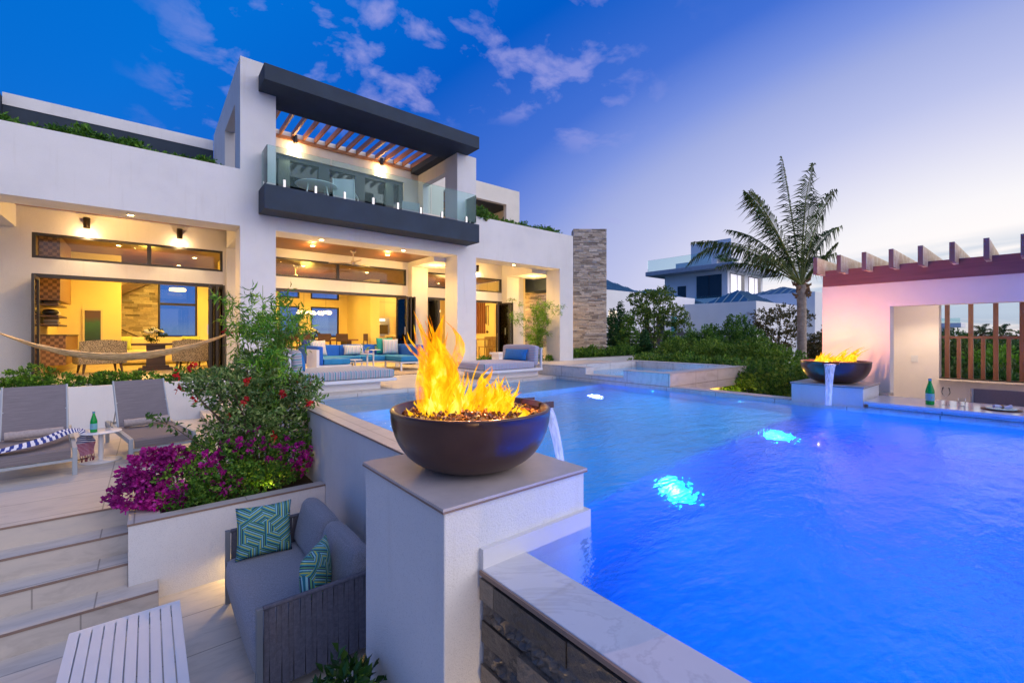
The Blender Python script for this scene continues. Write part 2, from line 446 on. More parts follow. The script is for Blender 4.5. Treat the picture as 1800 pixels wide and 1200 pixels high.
def wall_holes(x0, x1, y0, y1, z0, z1, holes):
    """wall in the XZ plane, y0..y1 thick, rectangular holes (hx0,hx1,hz0,hz1)"""
    m = MB(); xs = sorted({x0, x1, *[h[0] for h in holes], *[h[1] for h in holes]}); 
    for i in range(len(xs) - 1):
        a, b_ = xs[i], xs[i + 1]; mid = (a + b_) / 2
        hs = sorted([(h[2], h[3]) for h in holes if h[0] < mid < h[1]])
        z = z0
        for h0, h1 in hs:
            if h0 > z: m.box(a, b_, y0, y1, z, h0)
            z = h1
        if z < z1: m.box(a, b_, y0, y1, z, z1)
    return m
def wall_holes_y(x0, x1, y0, y1, z0, z1, holes):
    m = wall_holes(y0, y1, 0, 1, z0, z1, holes)
    m.v = [(x0 + (x1 - x0) * (1 - p[1]), p[0], p[2]) for p in m.v]; return m
def ledge(length, height, rows, depth=.03, base=.06, lmin=.15, lmax=.5, seed=3, joint=.003):
    """stacked stone face: along +x, facing -y, standing on z=0, real relief"""
    g = random.Random(seed); m = MB(); z = 0; hs = [g.uniform(.75, 1.25) for _ in range(rows)]; s_ = sum(hs)
    for h in hs:
        h = h / s_ * height; x = -g.uniform(0, lmin)
        while x < length:
            L = g.uniform(lmin, lmax); a, b_ = max(0, x), min(length, x + L)
            if length - b_ < .05: b_ = length
            if b_ - a > .02:
                dd = g.uniform(0, depth)
                m.box(a + joint / 2, b_ - joint / 2, -dd, base, z + joint / 2, z + h - joint / 2)
            x = b_ if b_ == length else x + L
            if b_ == length: break
        z += h
    return m

def rough_ledge(length, height, rows, seed=3):
    """split-face cladding: smooth sawn courses between rough broken ones"""
    g = random.Random(seed); m = MB(); z = 0; h = height / rows
    for r_ in range(rows):
        x = -g.uniform(0, .3); rough = r_ % 2 == 1
        while x < length:
            L = g.uniform(.30, .62) if not rough else g.uniform(.22, .50); a, b_ = max(0, x), min(length, x + L)
            if b_ - a > .03:
                nx, nz = max(3, int((b_ - a) / .022)), 5; base = g.uniform(.006, .020) if rough else g.uniform(.016, .034); V = []; tilt = g.uniform(-.006, .006)
                for j in range(nz + 1):
                    for i in range(nx + 1):
                        u, w = i / nx, j / nz; e = 0 if (i in (0, nx) or j in (0, nz)) else 1
                        d_ = base + tilt * (u - .5) + ((g.uniform(-.012, .016) + .012 * math.sin(u * 9 + r_) * w) * e if rough else g.uniform(-.0012, .0012) * e)
                        V.append((a + .0015 + (b_ - a - .003) * u, -max(.001, d_), z + .0015 + (h - .003) * w + (g.uniform(-.002, .002) if rough and j == nz else 0)))
                o = len(V); V += [(a + .0015, .03, z + .0015), (b_ - .0015, .03, z + .0015), (b_ - .0015, .03, z + h - .0015), (a + .0015, .03, z + h - .0015)]
                F = [(j * (nx + 1) + i, j * (nx + 1) + i + 1, (j + 1) * (nx + 1) + i + 1, (j + 1) * (nx + 1) + i) for j in range(nz) for i in range(nx)]
                F += [tuple([o, o + 1] + [i for i in range(nx, -1, -1)]), tuple([o + 3] + [nz * (nx + 1) + i for i in range(nx + 1)] + [o + 2]), tuple([o] + [j * (nx + 1) for j in range(nz + 1)] + [o + 3]), tuple([o + 1, o + 2] + [j * (nx + 1) + nx for j in range(nz, -1, -1)])]
                m.add(V, F)
            x += L
        z += h
    return m
# ================================================================== SETTING
ST = stucco()
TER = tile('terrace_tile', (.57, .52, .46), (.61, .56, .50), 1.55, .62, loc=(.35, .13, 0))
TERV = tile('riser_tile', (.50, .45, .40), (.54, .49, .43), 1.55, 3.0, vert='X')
COP = tile('coping_tile', (.50, .46, .43), (.54, .50, .46), .9, .9, loc=(.1, .2, 0), rough=.4)
COPV = tile('coping_side', (.60, .58, .57), (.62, .60, .58), .9, 3, vert='X')
POOLT = mk('pool_plaster', (.04, .42, .80), .6, .05, 1.5)
EDGE = mk('coping_edge', (.24, .16, .12), .6, .1)
CHAR = mk('charcoal_render', (.026, .042, .066), .85, .15, 2, .3, 120)
DARKM = mk('dark_aluminium', (.022, .019, .018), .38, .1)
WHITEM = mk('white_powdercoat', (.74, .74, .76), .4, .03)
STEEL = mk('brushed_steel', (.62, .61, .60), .28, .05, metal=1)
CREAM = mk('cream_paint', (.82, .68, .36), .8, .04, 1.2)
CEILW = wood('teak_ceiling', (.11, .036, .010), (.19, .066, .018), 0, .11, .4)
SLATW = wood('pergola_teak', (.30, .12, .045), (.44, .19, .07), 1, 0, .5)
EARTH = mk('soil', (.035, .024, .017), .95, .3, 12, .6, 40)
GRASS = mk('garden_ground', (.045, .075, .022), .95, .35, .6, .5, 9)

def sheet(name, x0, x1, y0, y1, z, mat):
    o = MB().add([(x0, y0, z), (x1, y0, z), (x1, y1, z), (x0, y1, z)], [(0, 1, 2, 3)]).build(name, mat); tag(o, kind='structure'); return o
sheet('ground', -2500, 4000, -2500, 2500, -3.4, GRASS)
SEA = mk('sea_water', (.03, .10, .16), .25, .1, .02)
sheet('sea', -2500, 4000, 60, 4500, -3.2, SEA)
def slab(name, x0, x1, y0, y1, z0, z1, mat, bevel=.0):
    o = MB().box(x0, x1, y0, y1, z0, z1).build(name, mat, bevel=bevel); tag(o, kind='structure'); return o

PF = -1.53; TZ = -.78
slab('lower_patio', -7, 1.6, -5, 5.4, PF - .3, PF, TER)
# upper sun terrace: in two pieces round the flower bed
slab('sun_terrace', -9, -.14, 5.965, 11.2, TZ - .3, TZ, TER)
slab('sun_terrace', -.136, 1.585, 6.45, 11.2, TZ - .3, TZ, TER)
m = MB(); ys = [5.95, 5.68, 5.40, 5.08]; zs = [TZ, -.97, -1.16, -1.345, PF]
m.box(-9, -.145, ys[1] + .02, 6.0, zs[1] - .25, zs[1])
m.box(-9, -.145, ys[2] + .02, ys[1] + .019, zs[2] - .2, zs[2])
m.box(-9, .067, ys[3] + .02, 5.325, zs[3] - .2, zs[3])
m.box(-9, -.145, 5.326, ys[2] + .019, zs[3] - .2, zs[3])
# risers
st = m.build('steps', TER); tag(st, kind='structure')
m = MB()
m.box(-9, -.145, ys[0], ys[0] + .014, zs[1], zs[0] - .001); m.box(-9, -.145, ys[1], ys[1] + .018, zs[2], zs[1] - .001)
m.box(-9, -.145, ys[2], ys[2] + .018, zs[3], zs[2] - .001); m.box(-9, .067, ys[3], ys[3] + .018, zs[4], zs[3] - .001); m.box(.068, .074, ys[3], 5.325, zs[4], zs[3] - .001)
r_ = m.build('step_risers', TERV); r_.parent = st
m = MB()
for y, z, xe in ((ys[0], zs[0], -.145), (ys[1], zs[1], -.145), (ys[2], zs[2], -.145), (ys[3], zs[3], .07)):
    m.box(-9, xe, y - .006, y + .012, z - .014, z + .0015)
r_ = m.build('step_nosing', EDGE); r_.parent = st
# steps up from terrace to pool deck
m = MB()
for k, x in enumerate((.83, 1.10, 1.36)): m.box(x, 1.584 if k == 2 else (1.10, 1.36)[k], 9.32 - .0, 11.195, TZ - .02, -.62 + k * .2)
s2 = m.build('steps', TER); tag(s2, kind='structure')
# pool deck
slab('pool_deck', 1.59, 12.9, 7.27, 20.9, -.35, 0, TER)
slab('pool_deck', -8, 1.585, 12.2, 20.9, -.3, -.003, TER)
slab('lower_terrace', 7.56, 13, -6, 7.25, -1.6, -.9, TER)
slab('garden_bed', 10.6, 60, -14, 60, -3.3, -.95, GRASS) if False else None
sheet('garden_ground', 13.0, 70, -8, 60, -1.3, GRASS)

slab('deck_base', 1.592, 1.84, 7.27, 11.19, -1.6, -.351, ST)
slab('deck_base', 12.7, 12.88, 7.27, 13.6, -1.6, -.351, ST)
# ---- pool shell
m = MB()
m.box(1.34, 7.3, -5, 2.30, -2.25, -1.95); m.box(1.6, 7.3, 2.301, 5.9, -2.25, -.92); m.box(1.6, 7.3, 5.901, 7.25, -2.25, -.28)
m.box(7.27, 7.2995, -5, 7.25, -2.2, -.21); m.box(1.8405, 1.87, 2.42, 7.25, -1.0, -.21); m.box(1.87, 7.27, 7.22, 7.2495, -.3, -.2); m.box(1.34, 1.36, -5, 1.53, -2.2, -.075); m.box(1.36, 7.27, -5.2, -5.0, -2.2, -.02)
b1 = m.build('pool_basin', POOLT); tag(b1, kind='structure')
m = MB()
m.box(7.3, 7.56, -6, 7.25, -2.25, -.014); m.box(1.59, 1.84, 2.40, 7.265, PF - .1, -.014)
pw = m.build('pool_wall', ST); tag(pw, 'pale rendered retaining wall along the left edge of the pool', 'wall')
o = MB().box(7.285, 7.2995, -6, 7.25, -.20, -.016).box(1.8405, 1.853, 2.40, 7.25, -.20, -.016).box(1.853, 7.285, 7.235, 7.2495, -.2, -.016).build('tile_band', COPV, pw)
o = MB().box(1.58, 1.85, 2.40, 7.268, -.012, 0).build('coping', COP, pw)
o = MB().box(1.572, 1.5795, 2.40, 7.268, -.014, -.0005).build('coping_edge', EDGE, pw)
o = MB().box(7.29, 7.57, 2.42, 4.34, -.012, 0).build('coping', COP, pw)
# infinity edge with marble top
MARB, nt, b = newmat('wet_marble'); v = coords(nt, 'World', (1, 1, 1), (0, 0, .6))
n = noisen(nt, v, 1.6, 8, .65, 1.8); nt.links.new(rampn(nt, n, [(.3, (.52, .51, .53)), (.47, (.58, .58, .60)), (.5, (.51, .50, .52)), (.53, (.60, .59, .61)), (.8, (.57, .56, .58))]), b.inputs['Base Color'])
b.inputs['Roughness'].default_value = .14; b.inputs['Coat Weight'].default_value = .6; b.inputs['Coat Roughness'].default_value = .03
iw = MB().box(1.125, 1.34, -5, 1.535, -2.25, -.07).build('infinity_edge_wall', mk('concrete', (.3, .3, .3)))
tag(iw, 'dark ledgestone weir wall with a marble top at the near corner of the pool', 'wall')
m = MB()
for a, b_ in ((-5, -2.3), (-2.297, -.9), (-.897, .50), (.503, 1.535)): m.box(1.095, 1.34, a, b_, -.068, -.047)
m.build('marble_top', MARB, iw, bevel=.004)
MB().box(1.085, 1.0945, -5, 1.535, -.068, -.05).build('top_edge', EDGE, iw)
DSTONE = stone('wet_dark_stone', [(0, (.05, .043, .038)), (.5, (.13, .105, .085)), (1, (.22, .18, .14))], .35, 1.0, .5)
lg = rough_ledge(6.5, 1.75, 19, 5); f2 = lg
f2.v = [(1.115 + y, 1.535 - x, -1.83 + z) for x, y, z in f2.v]
f2.f = [tuple(reversed(f)) for f in f2.f] if False else f2.f
f2.build('ledgestone', DSTONE, iw)
# catch basin below it
slab('catch_basin', .2, 1.12, -5, 1.2, -1.9, -1.75, mk('dark_pebble', (.05, .05, .055), .3)) if False else None

# ---- water
def water_mat(name, ripple, vol):
    m, nt, b = newmat(name); nt.nodes.remove(b)
    v2 = coords(nt, 'World', (1.0, 2.2, 1), (0, 0, -.75))
    na = noisen(nt, v2, 3.2, 3, .5, .3); nb = noisen(nt, v2, 15, 3, .6, .2)
    h = mathn(nt, 'ADD', mathn(nt, 'MULTIPLY', na, 1.0), mathn(nt, 'MULTIPLY', nb, .30))
    bp = nt.nodes.new('ShaderNodeBump'); bp.inputs['Strength'].default_value = ripple; bp.inputs['Distance'].default_value = .05; nt.links.new(h, bp.inputs['Height'])
    g_ = nt.nodes.new('ShaderNodeBsdfGlass'); g_.inputs['IOR'].default_value = 1.30; g_.inputs['Roughness'].default_value = .02; nt.links.new(bp.outputs[0], g_.inputs['Normal'])
    tr = nt.nodes.new('ShaderNodeBsdfTransparent'); ms = nt.nodes.new('ShaderNodeMixShader'); ms.inputs[0].default_value = .0
    nt.links.new(g_.outputs[0], nt.nodes['Material Output'].inputs[0])
    if vol:
        pv = nt.nodes.new('ShaderNodeVolumePrincipled'); pv.inputs['Color'].default_value = (.0, .38, 1.0, 1); pv.inputs['Density'].default_value = vol; pv.inputs['Anisotropy'].default_value = .2
        nt.links.new(pv.outputs[0], nt.nodes['Material Output'].inputs[1])
    return m
WAT = water_mat('pool_water', .30, .24); SPAW = water_mat('spa_water', .35, 0)
poly = [(1.28, -5.1), (7.32, -5.1), (7.32, 7.26), (1.82, 7.26), (1.82, 2.395), (1.76, 2.395), (1.76, 1.56), (1.28, 1.56)]
tag(MB().prism(poly, -2.2, -.052).build('pool_water', WAT), kind='structure')

# ---- pool lights
LENS, nt, b = newmat('pool_lens'); v = coords(nt); ln = nt.nodes.new('ShaderNodeVectorMath'); ln.operation = 'LENGTH'; nt.links.new(v, ln.inputs[0])
q = mathn(nt, 'DIVIDE', mathn(nt, 'ADD', ln.outputs['Value'], mathn(nt, 'MULTIPLY', mathn(nt, 'SUBTRACT', noisen(nt, v, 14, 3), .5), .07)), .15)
nt.links.new(rampn(nt, q, [(.18, (6, 7, 7)), (.45, (1.2, 4.5, 4.8)), (.75, (.02, 1.3, 2.0)), (1, (.0, .45, 1.3))]), b.inputs['Emission Color']); b.inputs['Emission Strength'].default_value = 1.5; b.inputs['Base Color'].default_value = (0, .1, .3, 1)
def pool_light(label, loc, axis, power, colr, size=.1):
    t = thing('pool_light', label, 'pool light', loc, 0, 'underwater lights of the pool')
    Mx = {'y': Matrix.Rotation(R(90), 4, 'X'), 'x': Matrix.Rotation(R(-90), 4, 'Y'), 'z': Matrix.Identity(4)}[axis]
    m = MB().lathe([(.0, .016), (size * .5, .014), (size, 0)], 24); m.v = [tuple(Mx @ Vector(p)) for p in m.v]; m.build('lens', LENS, t)
    m = MB().lathe([(size, -.002), (size * 1.05, .018), (size * 1.25, .012), (size * 1.3, -.002)], 24); m.v = [tuple(Mx @ Vector(p)) for p in m.v]; m.build('ring', STEEL, t)
    off = {'y': (0, -.05, .0), 'x': (-.05, 0, 0), 'z': (0, 0, .05)}[axis]
    lamp('SPOT', off, power, colr, .08, spot=176, aim={'y': (0, -1, -.02), 'x': (-1, 0, -.1), 'z': (0, 0, 1)}[axis], blend=.8, parent=t)
    lamp('POINT', tuple(q * 2 for q in off), 1.2, (.02, .45, 1), .06, parent=t)
    return t
BLUE = (.0, .19, 1.0)
pool_light('bright cyan underwater light in the step face near the fire bowl', (3.88, 2.298, -1.40), 'y', 1500, BLUE, .13)
pool_light('smaller cyan underwater light farther along the step face', (6.30, 2.298, -1.40), 'y', 1300, BLUE, .085)
pool_light('violet blue underwater light glowing on the floor below the spa', (6.36, 5.29, -.918), 'z', 130, (.08, .10, 1.0), .06)
# deep end, out of view: one more pool light and two spots without fixtures
pool_light('underwater light low on the deep wall of the pool below the bar counter', (7.268, -.9, -.9), 'x', 1200, BLUE, .09)
lamp('SPOT', (1.40, .4, -.9), 420, BLUE, .0, spot=175, aim=(1, 0, 0), blend=.9); lamp('SPOT', (4.6, -4.9, -.9), 1300, BLUE, .0, spot=175, aim=(0, 1, 0), blend=.9)
for x, y, p, a_ in ((7.26, 3.1, 420, -1), (7.26, 4.7, 260, -1), (1.88, 3.2, 380, 1), (1.88, 4.8, 200, 1)): lamp('SPOT', (x, y, -.40), p, (.04, .66, 1.0), .0, spot=175, aim=(a_, 0, -.12), blend=.9)  # unseen spots with no fixtures, added to brighten the shallow water

CAPT = mk('cap_stone', (.50, .44, .42), .4, .10, 7, .12, 30)
# ---- pedestals for the fire bowls
def pedestal(label, x0, x1, y0, y1, zt, zb):
    t = thing('stone_capped_pedestal', label, 'pedestal', (0, 0, 0), 0, 'pedestals under the fire bowls')
    MB().box(x0 + .012, x1 - .012, y0 + .012, y1 - .012, zb, zt - .021).build('pier', ST, t, bevel=.006)
    MB().box(x0, x1, y0, y1, zt - .012, zt).build('cap', CAPT, t)
    MB().box(x0 - .001, x1 + .001, y0 - .001, y1 + .001, zt - .021, zt - .0125).build('cap_edge', EDGE, t)
    return t
p_ = pedestal('large square rendered pedestal in front, beside the grey loveseat', .912, 1.782, 1.54, 2.40, .25, -2.2)
MB().box(1.10, 1.7705, 1.526, 1.5515, -.17, .035).box(1.771, 1.794, 1.526, 2.41, -.6, .035).build('tile_band', mk('white_tile', (.64, .63, .64), .35, .05), p_)
MB().box(1.06, 1.10, 1.540, 1.5515, -1.6, .035).build('tile_band', COPV, p_) if False else None
p_ = pedestal('low square pedestal at the far side of the pool by the bar counter', 7.29, 8.17, 1.54, 2.41, .255, -.95)
MB().box(7.276, 7.3015, 1.53, 2.41, -.2, -.02).build('tile_band', COPV, p_)

# ---- flower bed in front
fb = thing('flower_bed', 'rendered raised planter bed below the flowering shrubs', 'planter')
MB().box(-.14, 1.585, 5.33, 5.345, PF, TZ - .02).box(-.14, -.12, 5.345, 6.4, PF, TZ - .02).build('wall', ST, fb)
MB().box(-.147, 1.585, 5.33, 5.47, TZ - .012, TZ).box(-.147, .09, 5.4705, 6.45, TZ - .012, TZ).build('coping', COP, fb)
MB().box(-.149, 1.585, 5.323, 5.3295, TZ - .018, TZ - .001).build('coping_edge', EDGE, fb)
MB().box(.09, .10, 5.47, 6.42, TZ - .3, TZ - .013).box(.10, 1.585, 5.47, 5.48, TZ - .3, TZ - .013).box(.10, 1.585, 6.41, 6.42, TZ - .3, TZ).build('liner', mk('grey_liner', (.12, .12, .13)), fb)
MB().box(.10, 1.585, 5.48, 6.41, TZ - .3, TZ - .10).build('soil', EARTH, fb)

# ================================================================== VILLA
V_ = thing('white_villa', 'large white modern villa with open lit rooms, teak ceilings and a dark balcony', 'house')
def part(m, name, mat, **k): return m.build(name, mat, V_, **k)
YF, YG = 11.2, 13.65
for x0, x1, zb in ((-2.82, -2.12, TZ), (1.55, 2.25, TZ), (7.12, 7.80, 0), (11.47, 12.17, -.4)):
    part(MB().box(x0, x1, YF, YF + .7, zb, 3.32), 'column', ST)
# facade band and parapets
m = MB(); m.box(-8, 1.55, YF, YF + .7, 3.32, 4.0); m.box(-8, 1.55, YF, YF + .22, 4.0, 4.56)
m.box(1.55, 7.80, YF, YF + .7, 3.32, 4.16); m.box(7.80, 12.17, YF, YF + .7, 3.32, 4.0); m.box(7.80, 12.17, YF, YF + .22, 4.0, 4.60)
m.box(11.95, 12.17, YF + .2205, 16, 4.0, 4.60)
part(m, 'facade_band', ST)
# low wall under the left bay
lw = MB().box(-9, -2.82, YF, YF + .12, TZ, 0).box(-2.12, 1.55, YF, YF + .12, TZ, 0).box(-9, 1.55, YF + .88, YF + .98, TZ, -.02)
part(lw, 'planter_wall', ST)
part(MB().box(-9, 1.55, YF + .13, YF + .87, TZ, -.06), 'planter_soil', EARTH)
# cross beams
for q in ((-2.82, -2.12, YG), (1.57, 2.23, YG), (6.72, 7.79, YG - .3), (10.75, 12.15, YG - .3)): part(MB().box(q[0], q[1], YF + .7, q[2], 3.19, 3.9), 'cross_beam', ST)
# piers
for q in ((6.72, 7.31, YG - .3, YG - .003), (10.75, 11.35, YG - .3, YG + .25), (1.57, 2.2, YG - .1, YG - .003)): part(MB().box(*q, 0, 3.9), 'pier', ST)
# glazed wall with openings
holes = [(-1.9, 1.5, 2.58, 3.12), (-1.9, 1.5, 0, 2.25), (2.3, 6.67, 2.58, 3.12), (2.3, 6.67, 0, 2.25), (7.35, 10.74, 2.58, 3.12), (7.35, 10.74, 0, 2.25)]
part(wall_holes(-8, 10.748, YG, YG + .22, 0, 3.9, holes), 'loggia_wall', ST)
# ceilings
part(MB().box(2.24, 6.715, YF + .705, YG - .002, 3.36, 3.9), 'timber_ceiling', CEILW)
m = MB(); m.box(-2.115, 1.565, YF + .705, YG - .002, 3.72, 3.9); m.box(7.80, 10.745, YF + .705, YG - .305, 3.72, 3.9)
part(m, 'timber_ceiling', mk('dark_teak', (.10, .04, .02), .5, .2))
m = MB(); y = YF + .78
while y < YG - .1: m.box(-2.115, 1.565, y, y + .04, 3.63, 3.715); m.box(7.80, 10.745, y, y + .04, 3.63, 3.715) if y < YG - .4 else None; y += .15
part(m, 'ceiling_batten', SLATW)
# roof slabs
part(MB().box(-8, 11.94, YF + .705, 21.4, 3.905, 4.02), 'roof_slab', mk('roof_gravel', (.4, .4, .4)))
part(MB().box(1.75, 11.849, YG + .255, 20.9, 3.305, 3.38), 'room_ceiling', CEILW); part(MB().box(11.351, 11.849, YG, YG + .22, 0, 3.9), 'loggia_wall', ST)
part(MB().box(-2.15, 1.745, YG + .225, 20.2, 3.30, 3.38), 'room_ceiling', CEILW)
# inner shell
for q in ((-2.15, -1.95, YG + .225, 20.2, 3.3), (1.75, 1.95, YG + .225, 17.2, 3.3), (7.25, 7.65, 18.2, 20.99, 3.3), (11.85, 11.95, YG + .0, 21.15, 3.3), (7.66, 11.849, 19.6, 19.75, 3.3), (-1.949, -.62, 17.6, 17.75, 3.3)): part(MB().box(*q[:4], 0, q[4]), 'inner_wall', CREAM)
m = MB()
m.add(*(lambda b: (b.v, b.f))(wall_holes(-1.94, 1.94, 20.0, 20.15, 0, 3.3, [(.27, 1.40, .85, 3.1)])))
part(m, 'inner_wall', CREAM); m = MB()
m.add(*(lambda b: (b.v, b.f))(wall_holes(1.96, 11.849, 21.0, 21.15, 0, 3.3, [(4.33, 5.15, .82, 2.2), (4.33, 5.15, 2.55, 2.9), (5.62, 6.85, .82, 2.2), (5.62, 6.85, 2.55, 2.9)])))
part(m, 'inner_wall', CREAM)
part(MB().box(-2.1, 11.84, YG + .23, 20.95, .002, .006), 'room_floor', tile('room_tile', (.55, .45, .32), (.58, .48, .34), .9, .9, .3))

# clerestories, with frame and pane
def frame_mb(x0, x1, z0, z1, y0, y1, t, mull=()):
    m = MB(); m.box(x0, x1, y0, y1, z0, z0 + t); m.box(x0, x1, y0, y1, z1 - t, z1); m.box(x0, x0 + t, y0, y1, z0 + t, z1 - t); m.box(x1 - t, x1, y0, y1, z0 + t, z1 - t)
    for q in mull: m.box(q - t * .7, q + t * .7, y0, y1, z0 + t, z1 - t)
    return m
GLW = glass('window_glass', (.90, .92, .90), .0, ior=1.35)
for x0, x1, mu in ((-1.9, 1.5, (.02,)), (2.3, 6.67, (4.44,)), (7.35, 10.74, (9.0,))):
    f = part(frame_mb(x0, x1, 2.58, 3.12, YG + .02, YG + .10, .055, mu), 'clerestory_window', DARKM)
    MB().box(x0 + .05, x1 - .05, YG + .055, YG + .063, 2.63, 3.07).build('pane', GLW, f)
# rear windows
for x0, x1, z0, z1, y, mu in ((.27, 1.40, .85, 3.1, 20.0, ()), (4.33, 5.15, .82, 2.2, 21.0, ()), (4.33, 5.15, 2.55, 2.9, 21.0, ()), (5.62, 6.85, .82, 2.2, 21.0, ()), (5.62, 6.85, 2.55, 2.9, 21.0, ())):
    m = frame_mb(x0, x1, z0, z1, y - .02, y + .06, .06)
    if z0 == .85: m.box(x0 + .06, x1 - .06, y - .02, y + .06, 2.0, 2.08)
    f = part(m, 'rear_window', DARKM); MB().box(x0 + .05, x1 - .05, y + .02, y + .028, z0 + .05, z1 - .05).build('pane', GLW, f)
# bifold door sets: header track and folded leaves
def leaf(m, mg, x, y, w, ang, h=2.2, t=.045):
    Mx = Matrix.Translation((x, y, 0)) @ Matrix.Rotation(ang, 4, 'Z')
    for a in ((0, .07, 0, h), (w - .07, w, 0, h), (.07, w - .07, 0, .12), (.07, w - .07, h - .07, h)): m.box(a[0], a[1], -t / 2, t / 2, a[2] + .01, a[3], Mx)
    mg.box(.06, w - .06, -.004, .004, .1, h - .06, Mx)
for x0, x1, fold in ((-1.9, 1.5, [('L', 1), ('R', 4)]), (2.3, 6.67, [('R', 5)]), (7.35, 10.74, [('L', 1), ('R', 4)])):
    m = MB(); m.box(x0, x1, YG + .0, YG + .14, 2.17, 2.25); m.box(x0, x0 + .06, YG, YG + .14, 0, 2.17); m.box(x1 - .06, x1, YG, YG + .14, 0, 2.17)
    d_ = part(m, 'bifold_door', DARKM)
    for side, n in fold:
        for k in range(n):
            m = MB(); mg = MB()
            if side == 'L': leaf(m, mg, x0 + .10 + k * .06, YG - .03, .75, R(-88 if k % 2 == 0 else -92), 2.16)
            else:
                ang = R(-90 + (-1) ** k * 3) if not (x0 > 7 and k == n - 1) else R(-122)
                leaf(m, mg, x1 - .10 - k * .065, YG - .03, .72, ang, 2.16)
            m.build('door_leaf', DARKM, d_); mg.build('door_glass', GLW, d_)
    hm = MB()
    hx = x1 - .10 - .065 * 4; hm.box(hx - .03, hx - .012, YG - .70, YG - .67, .95, 1.2); hm.build('handle', STEEL, d_)

# ---- upper storey tower
m = MB()
m.box(1.55, 2.25, YF, YF + .7, 4.16, 7.03)                       # corner pier
m.box(7.12, 7.80, YF, YF + .7, 4.16, 6.38)
m2 = wall_holes_y(1.55, 1.77, YF + .7005, 16.2, 4.02, 7.03, [(11.95 + .0, 13.7, 4.1, 6.28), (14.3, 15.4, 4.1, 5.6)]); m.add(m2.v, m2.f)
m2 = wall_holes_y(7.58, 7.80, YF + .7005, 16.2, 4.02, 7.03, [(12.2, 14.2, 4.75, 6.30)]); m.add(m2.v, m2.f)
m.box(1.78, 7.575, 15.9, 16.2, 4.02, 6.95)
part(m, 'tower_wall', ST)
part(wall_holes(1.775, 7.575, 14.55, 14.75, 4.17, 7.05, [(2.0, 7.0, 4.2, 6.35)]), 'upper_wall', mk('warm_render', (.74, .70, .62), .9, .05, 2, .3, 120))
part(MB().box(1.775, 7.575, YF + .7, 14.55, 4.03, 4.165), 'balcony_floor', wood('deck_teak', (.2, .1, .05), (.32, .17, .08), 0, .12, .6))
part(MB().box(1.90, 7.47, 10.56, YF - .002, 3.63, 4.16), 'balcony_slab', CHAR, bevel=.008)
part(MB().box(1.90, 7.47, 10.56, YF - .002, 6.37, 6.72).box(2.26, 7.11, YF - .0015, YF + .68, 6.385, 6.70), 'roof_beam', CHAR, bevel=.008)
m = MB(); x = 2.36
for k in range(16): m.box(x, x + .05, YF + .70, 14.54, 6.90, 7.05); x += .327
m.box(2.26, 7.5, 14.50, 14.545, 6.78, 6.80) if False else None
part(m, 'pergola_slat', SLATW)
part(MB().box(2.26, 7.3, 14.49, 14.548, 6.80, 6.895), 'pergola_rail', SLATW)
part(MB().box(7.28, 7.578, YF + .71, 14.548, 6.72, 6.98), 'dark_soffit', CHAR)
# upper glazing: dark framed doors
BLU = mk('slate_blue_frame', (.035, .060, .085), .4, .05)
ud = MB(); ud.box(2.0, 7.0, 14.60, 14.68, 6.22, 6.345)
xs = [2.0, 2.85, 3.05, 3.98, 4.2, 5.1, 5.3, 6.1, 6.28, 7.0]
for x, w_ in ((2.0, .16), (3.0, .32), (4.15, .32), (5.3, .32), (6.35, .3), (6.85, .15)): ud.box(x, x + w_, 14.60, 14.68, 4.2, 6.22)
u = part(ud, 'upper_door', BLU)
MB().box(2.0, 7.0, 14.69, 14.70, 4.2, 6.34).build('pane', glass('dark_glass', (.30, .36, .40), .02), u)
part(MB().box(1.9, 7.1, 14.76, 15.85, 4.17, 4.20), 'upper_room_floor', SLATW)
part(MB().box(1.78, 7.57, 14.76, 15.89, 6.6, 6.7), 'upper_room_ceiling', CEILW)
# wing roof behind the left parapet
part(MB().box(-2.75, 1.545, 16.24, 16.7, 6.58, 6.88), 'roof_fascia', ST)
part(MB().box(-2.75, 1.545, 16.26, 16.7, 6.0, 6.579), 'roof_soffit', CHAR)
part(MB().box(-2.75, 1.545, 16.3, 16.7, 4.03, 5.995), 'rear_wing_wall', mk('warm_render', (.74, .70, .62)))
part(MB().box(-3.6, -2.76, 15.4, 16.7, 6.25, 6.78), 'dark_roof_box', CHAR)
part(MB().box(-3.55, -2.8, 15.5, 16.7, 4.03, 6.245), 'rear_wing_wall', ST)
# right upper room
m = MB(); m2 = wall_holes(7.805, 12.37, 14.5, 14.7, 4.03, 7.1, [(8.6, 11.65, 4.9, 6.42)]); m.add(m2.v, m2.f)
m.box(12.15, 12.37, 14.701, 18, 4.03, 7.1); m.box(7.81, 12.14, 17.8, 18, 4.03, 7.1)
part(m, 'upper_room_wall', mk('warm_render', (.74, .70, .62)))
part(MB().box(8.0, 12.13, 14.71, 17.79, 6.44, 6.6), 'dark_soffit', CHAR)
m = MB(); x = 8.2
while x < 10: m.box(x, x + .05, 14.72, 17.78, 6.3, 6.435); x += .3
part(m, 'pergola_slat', SLATW)
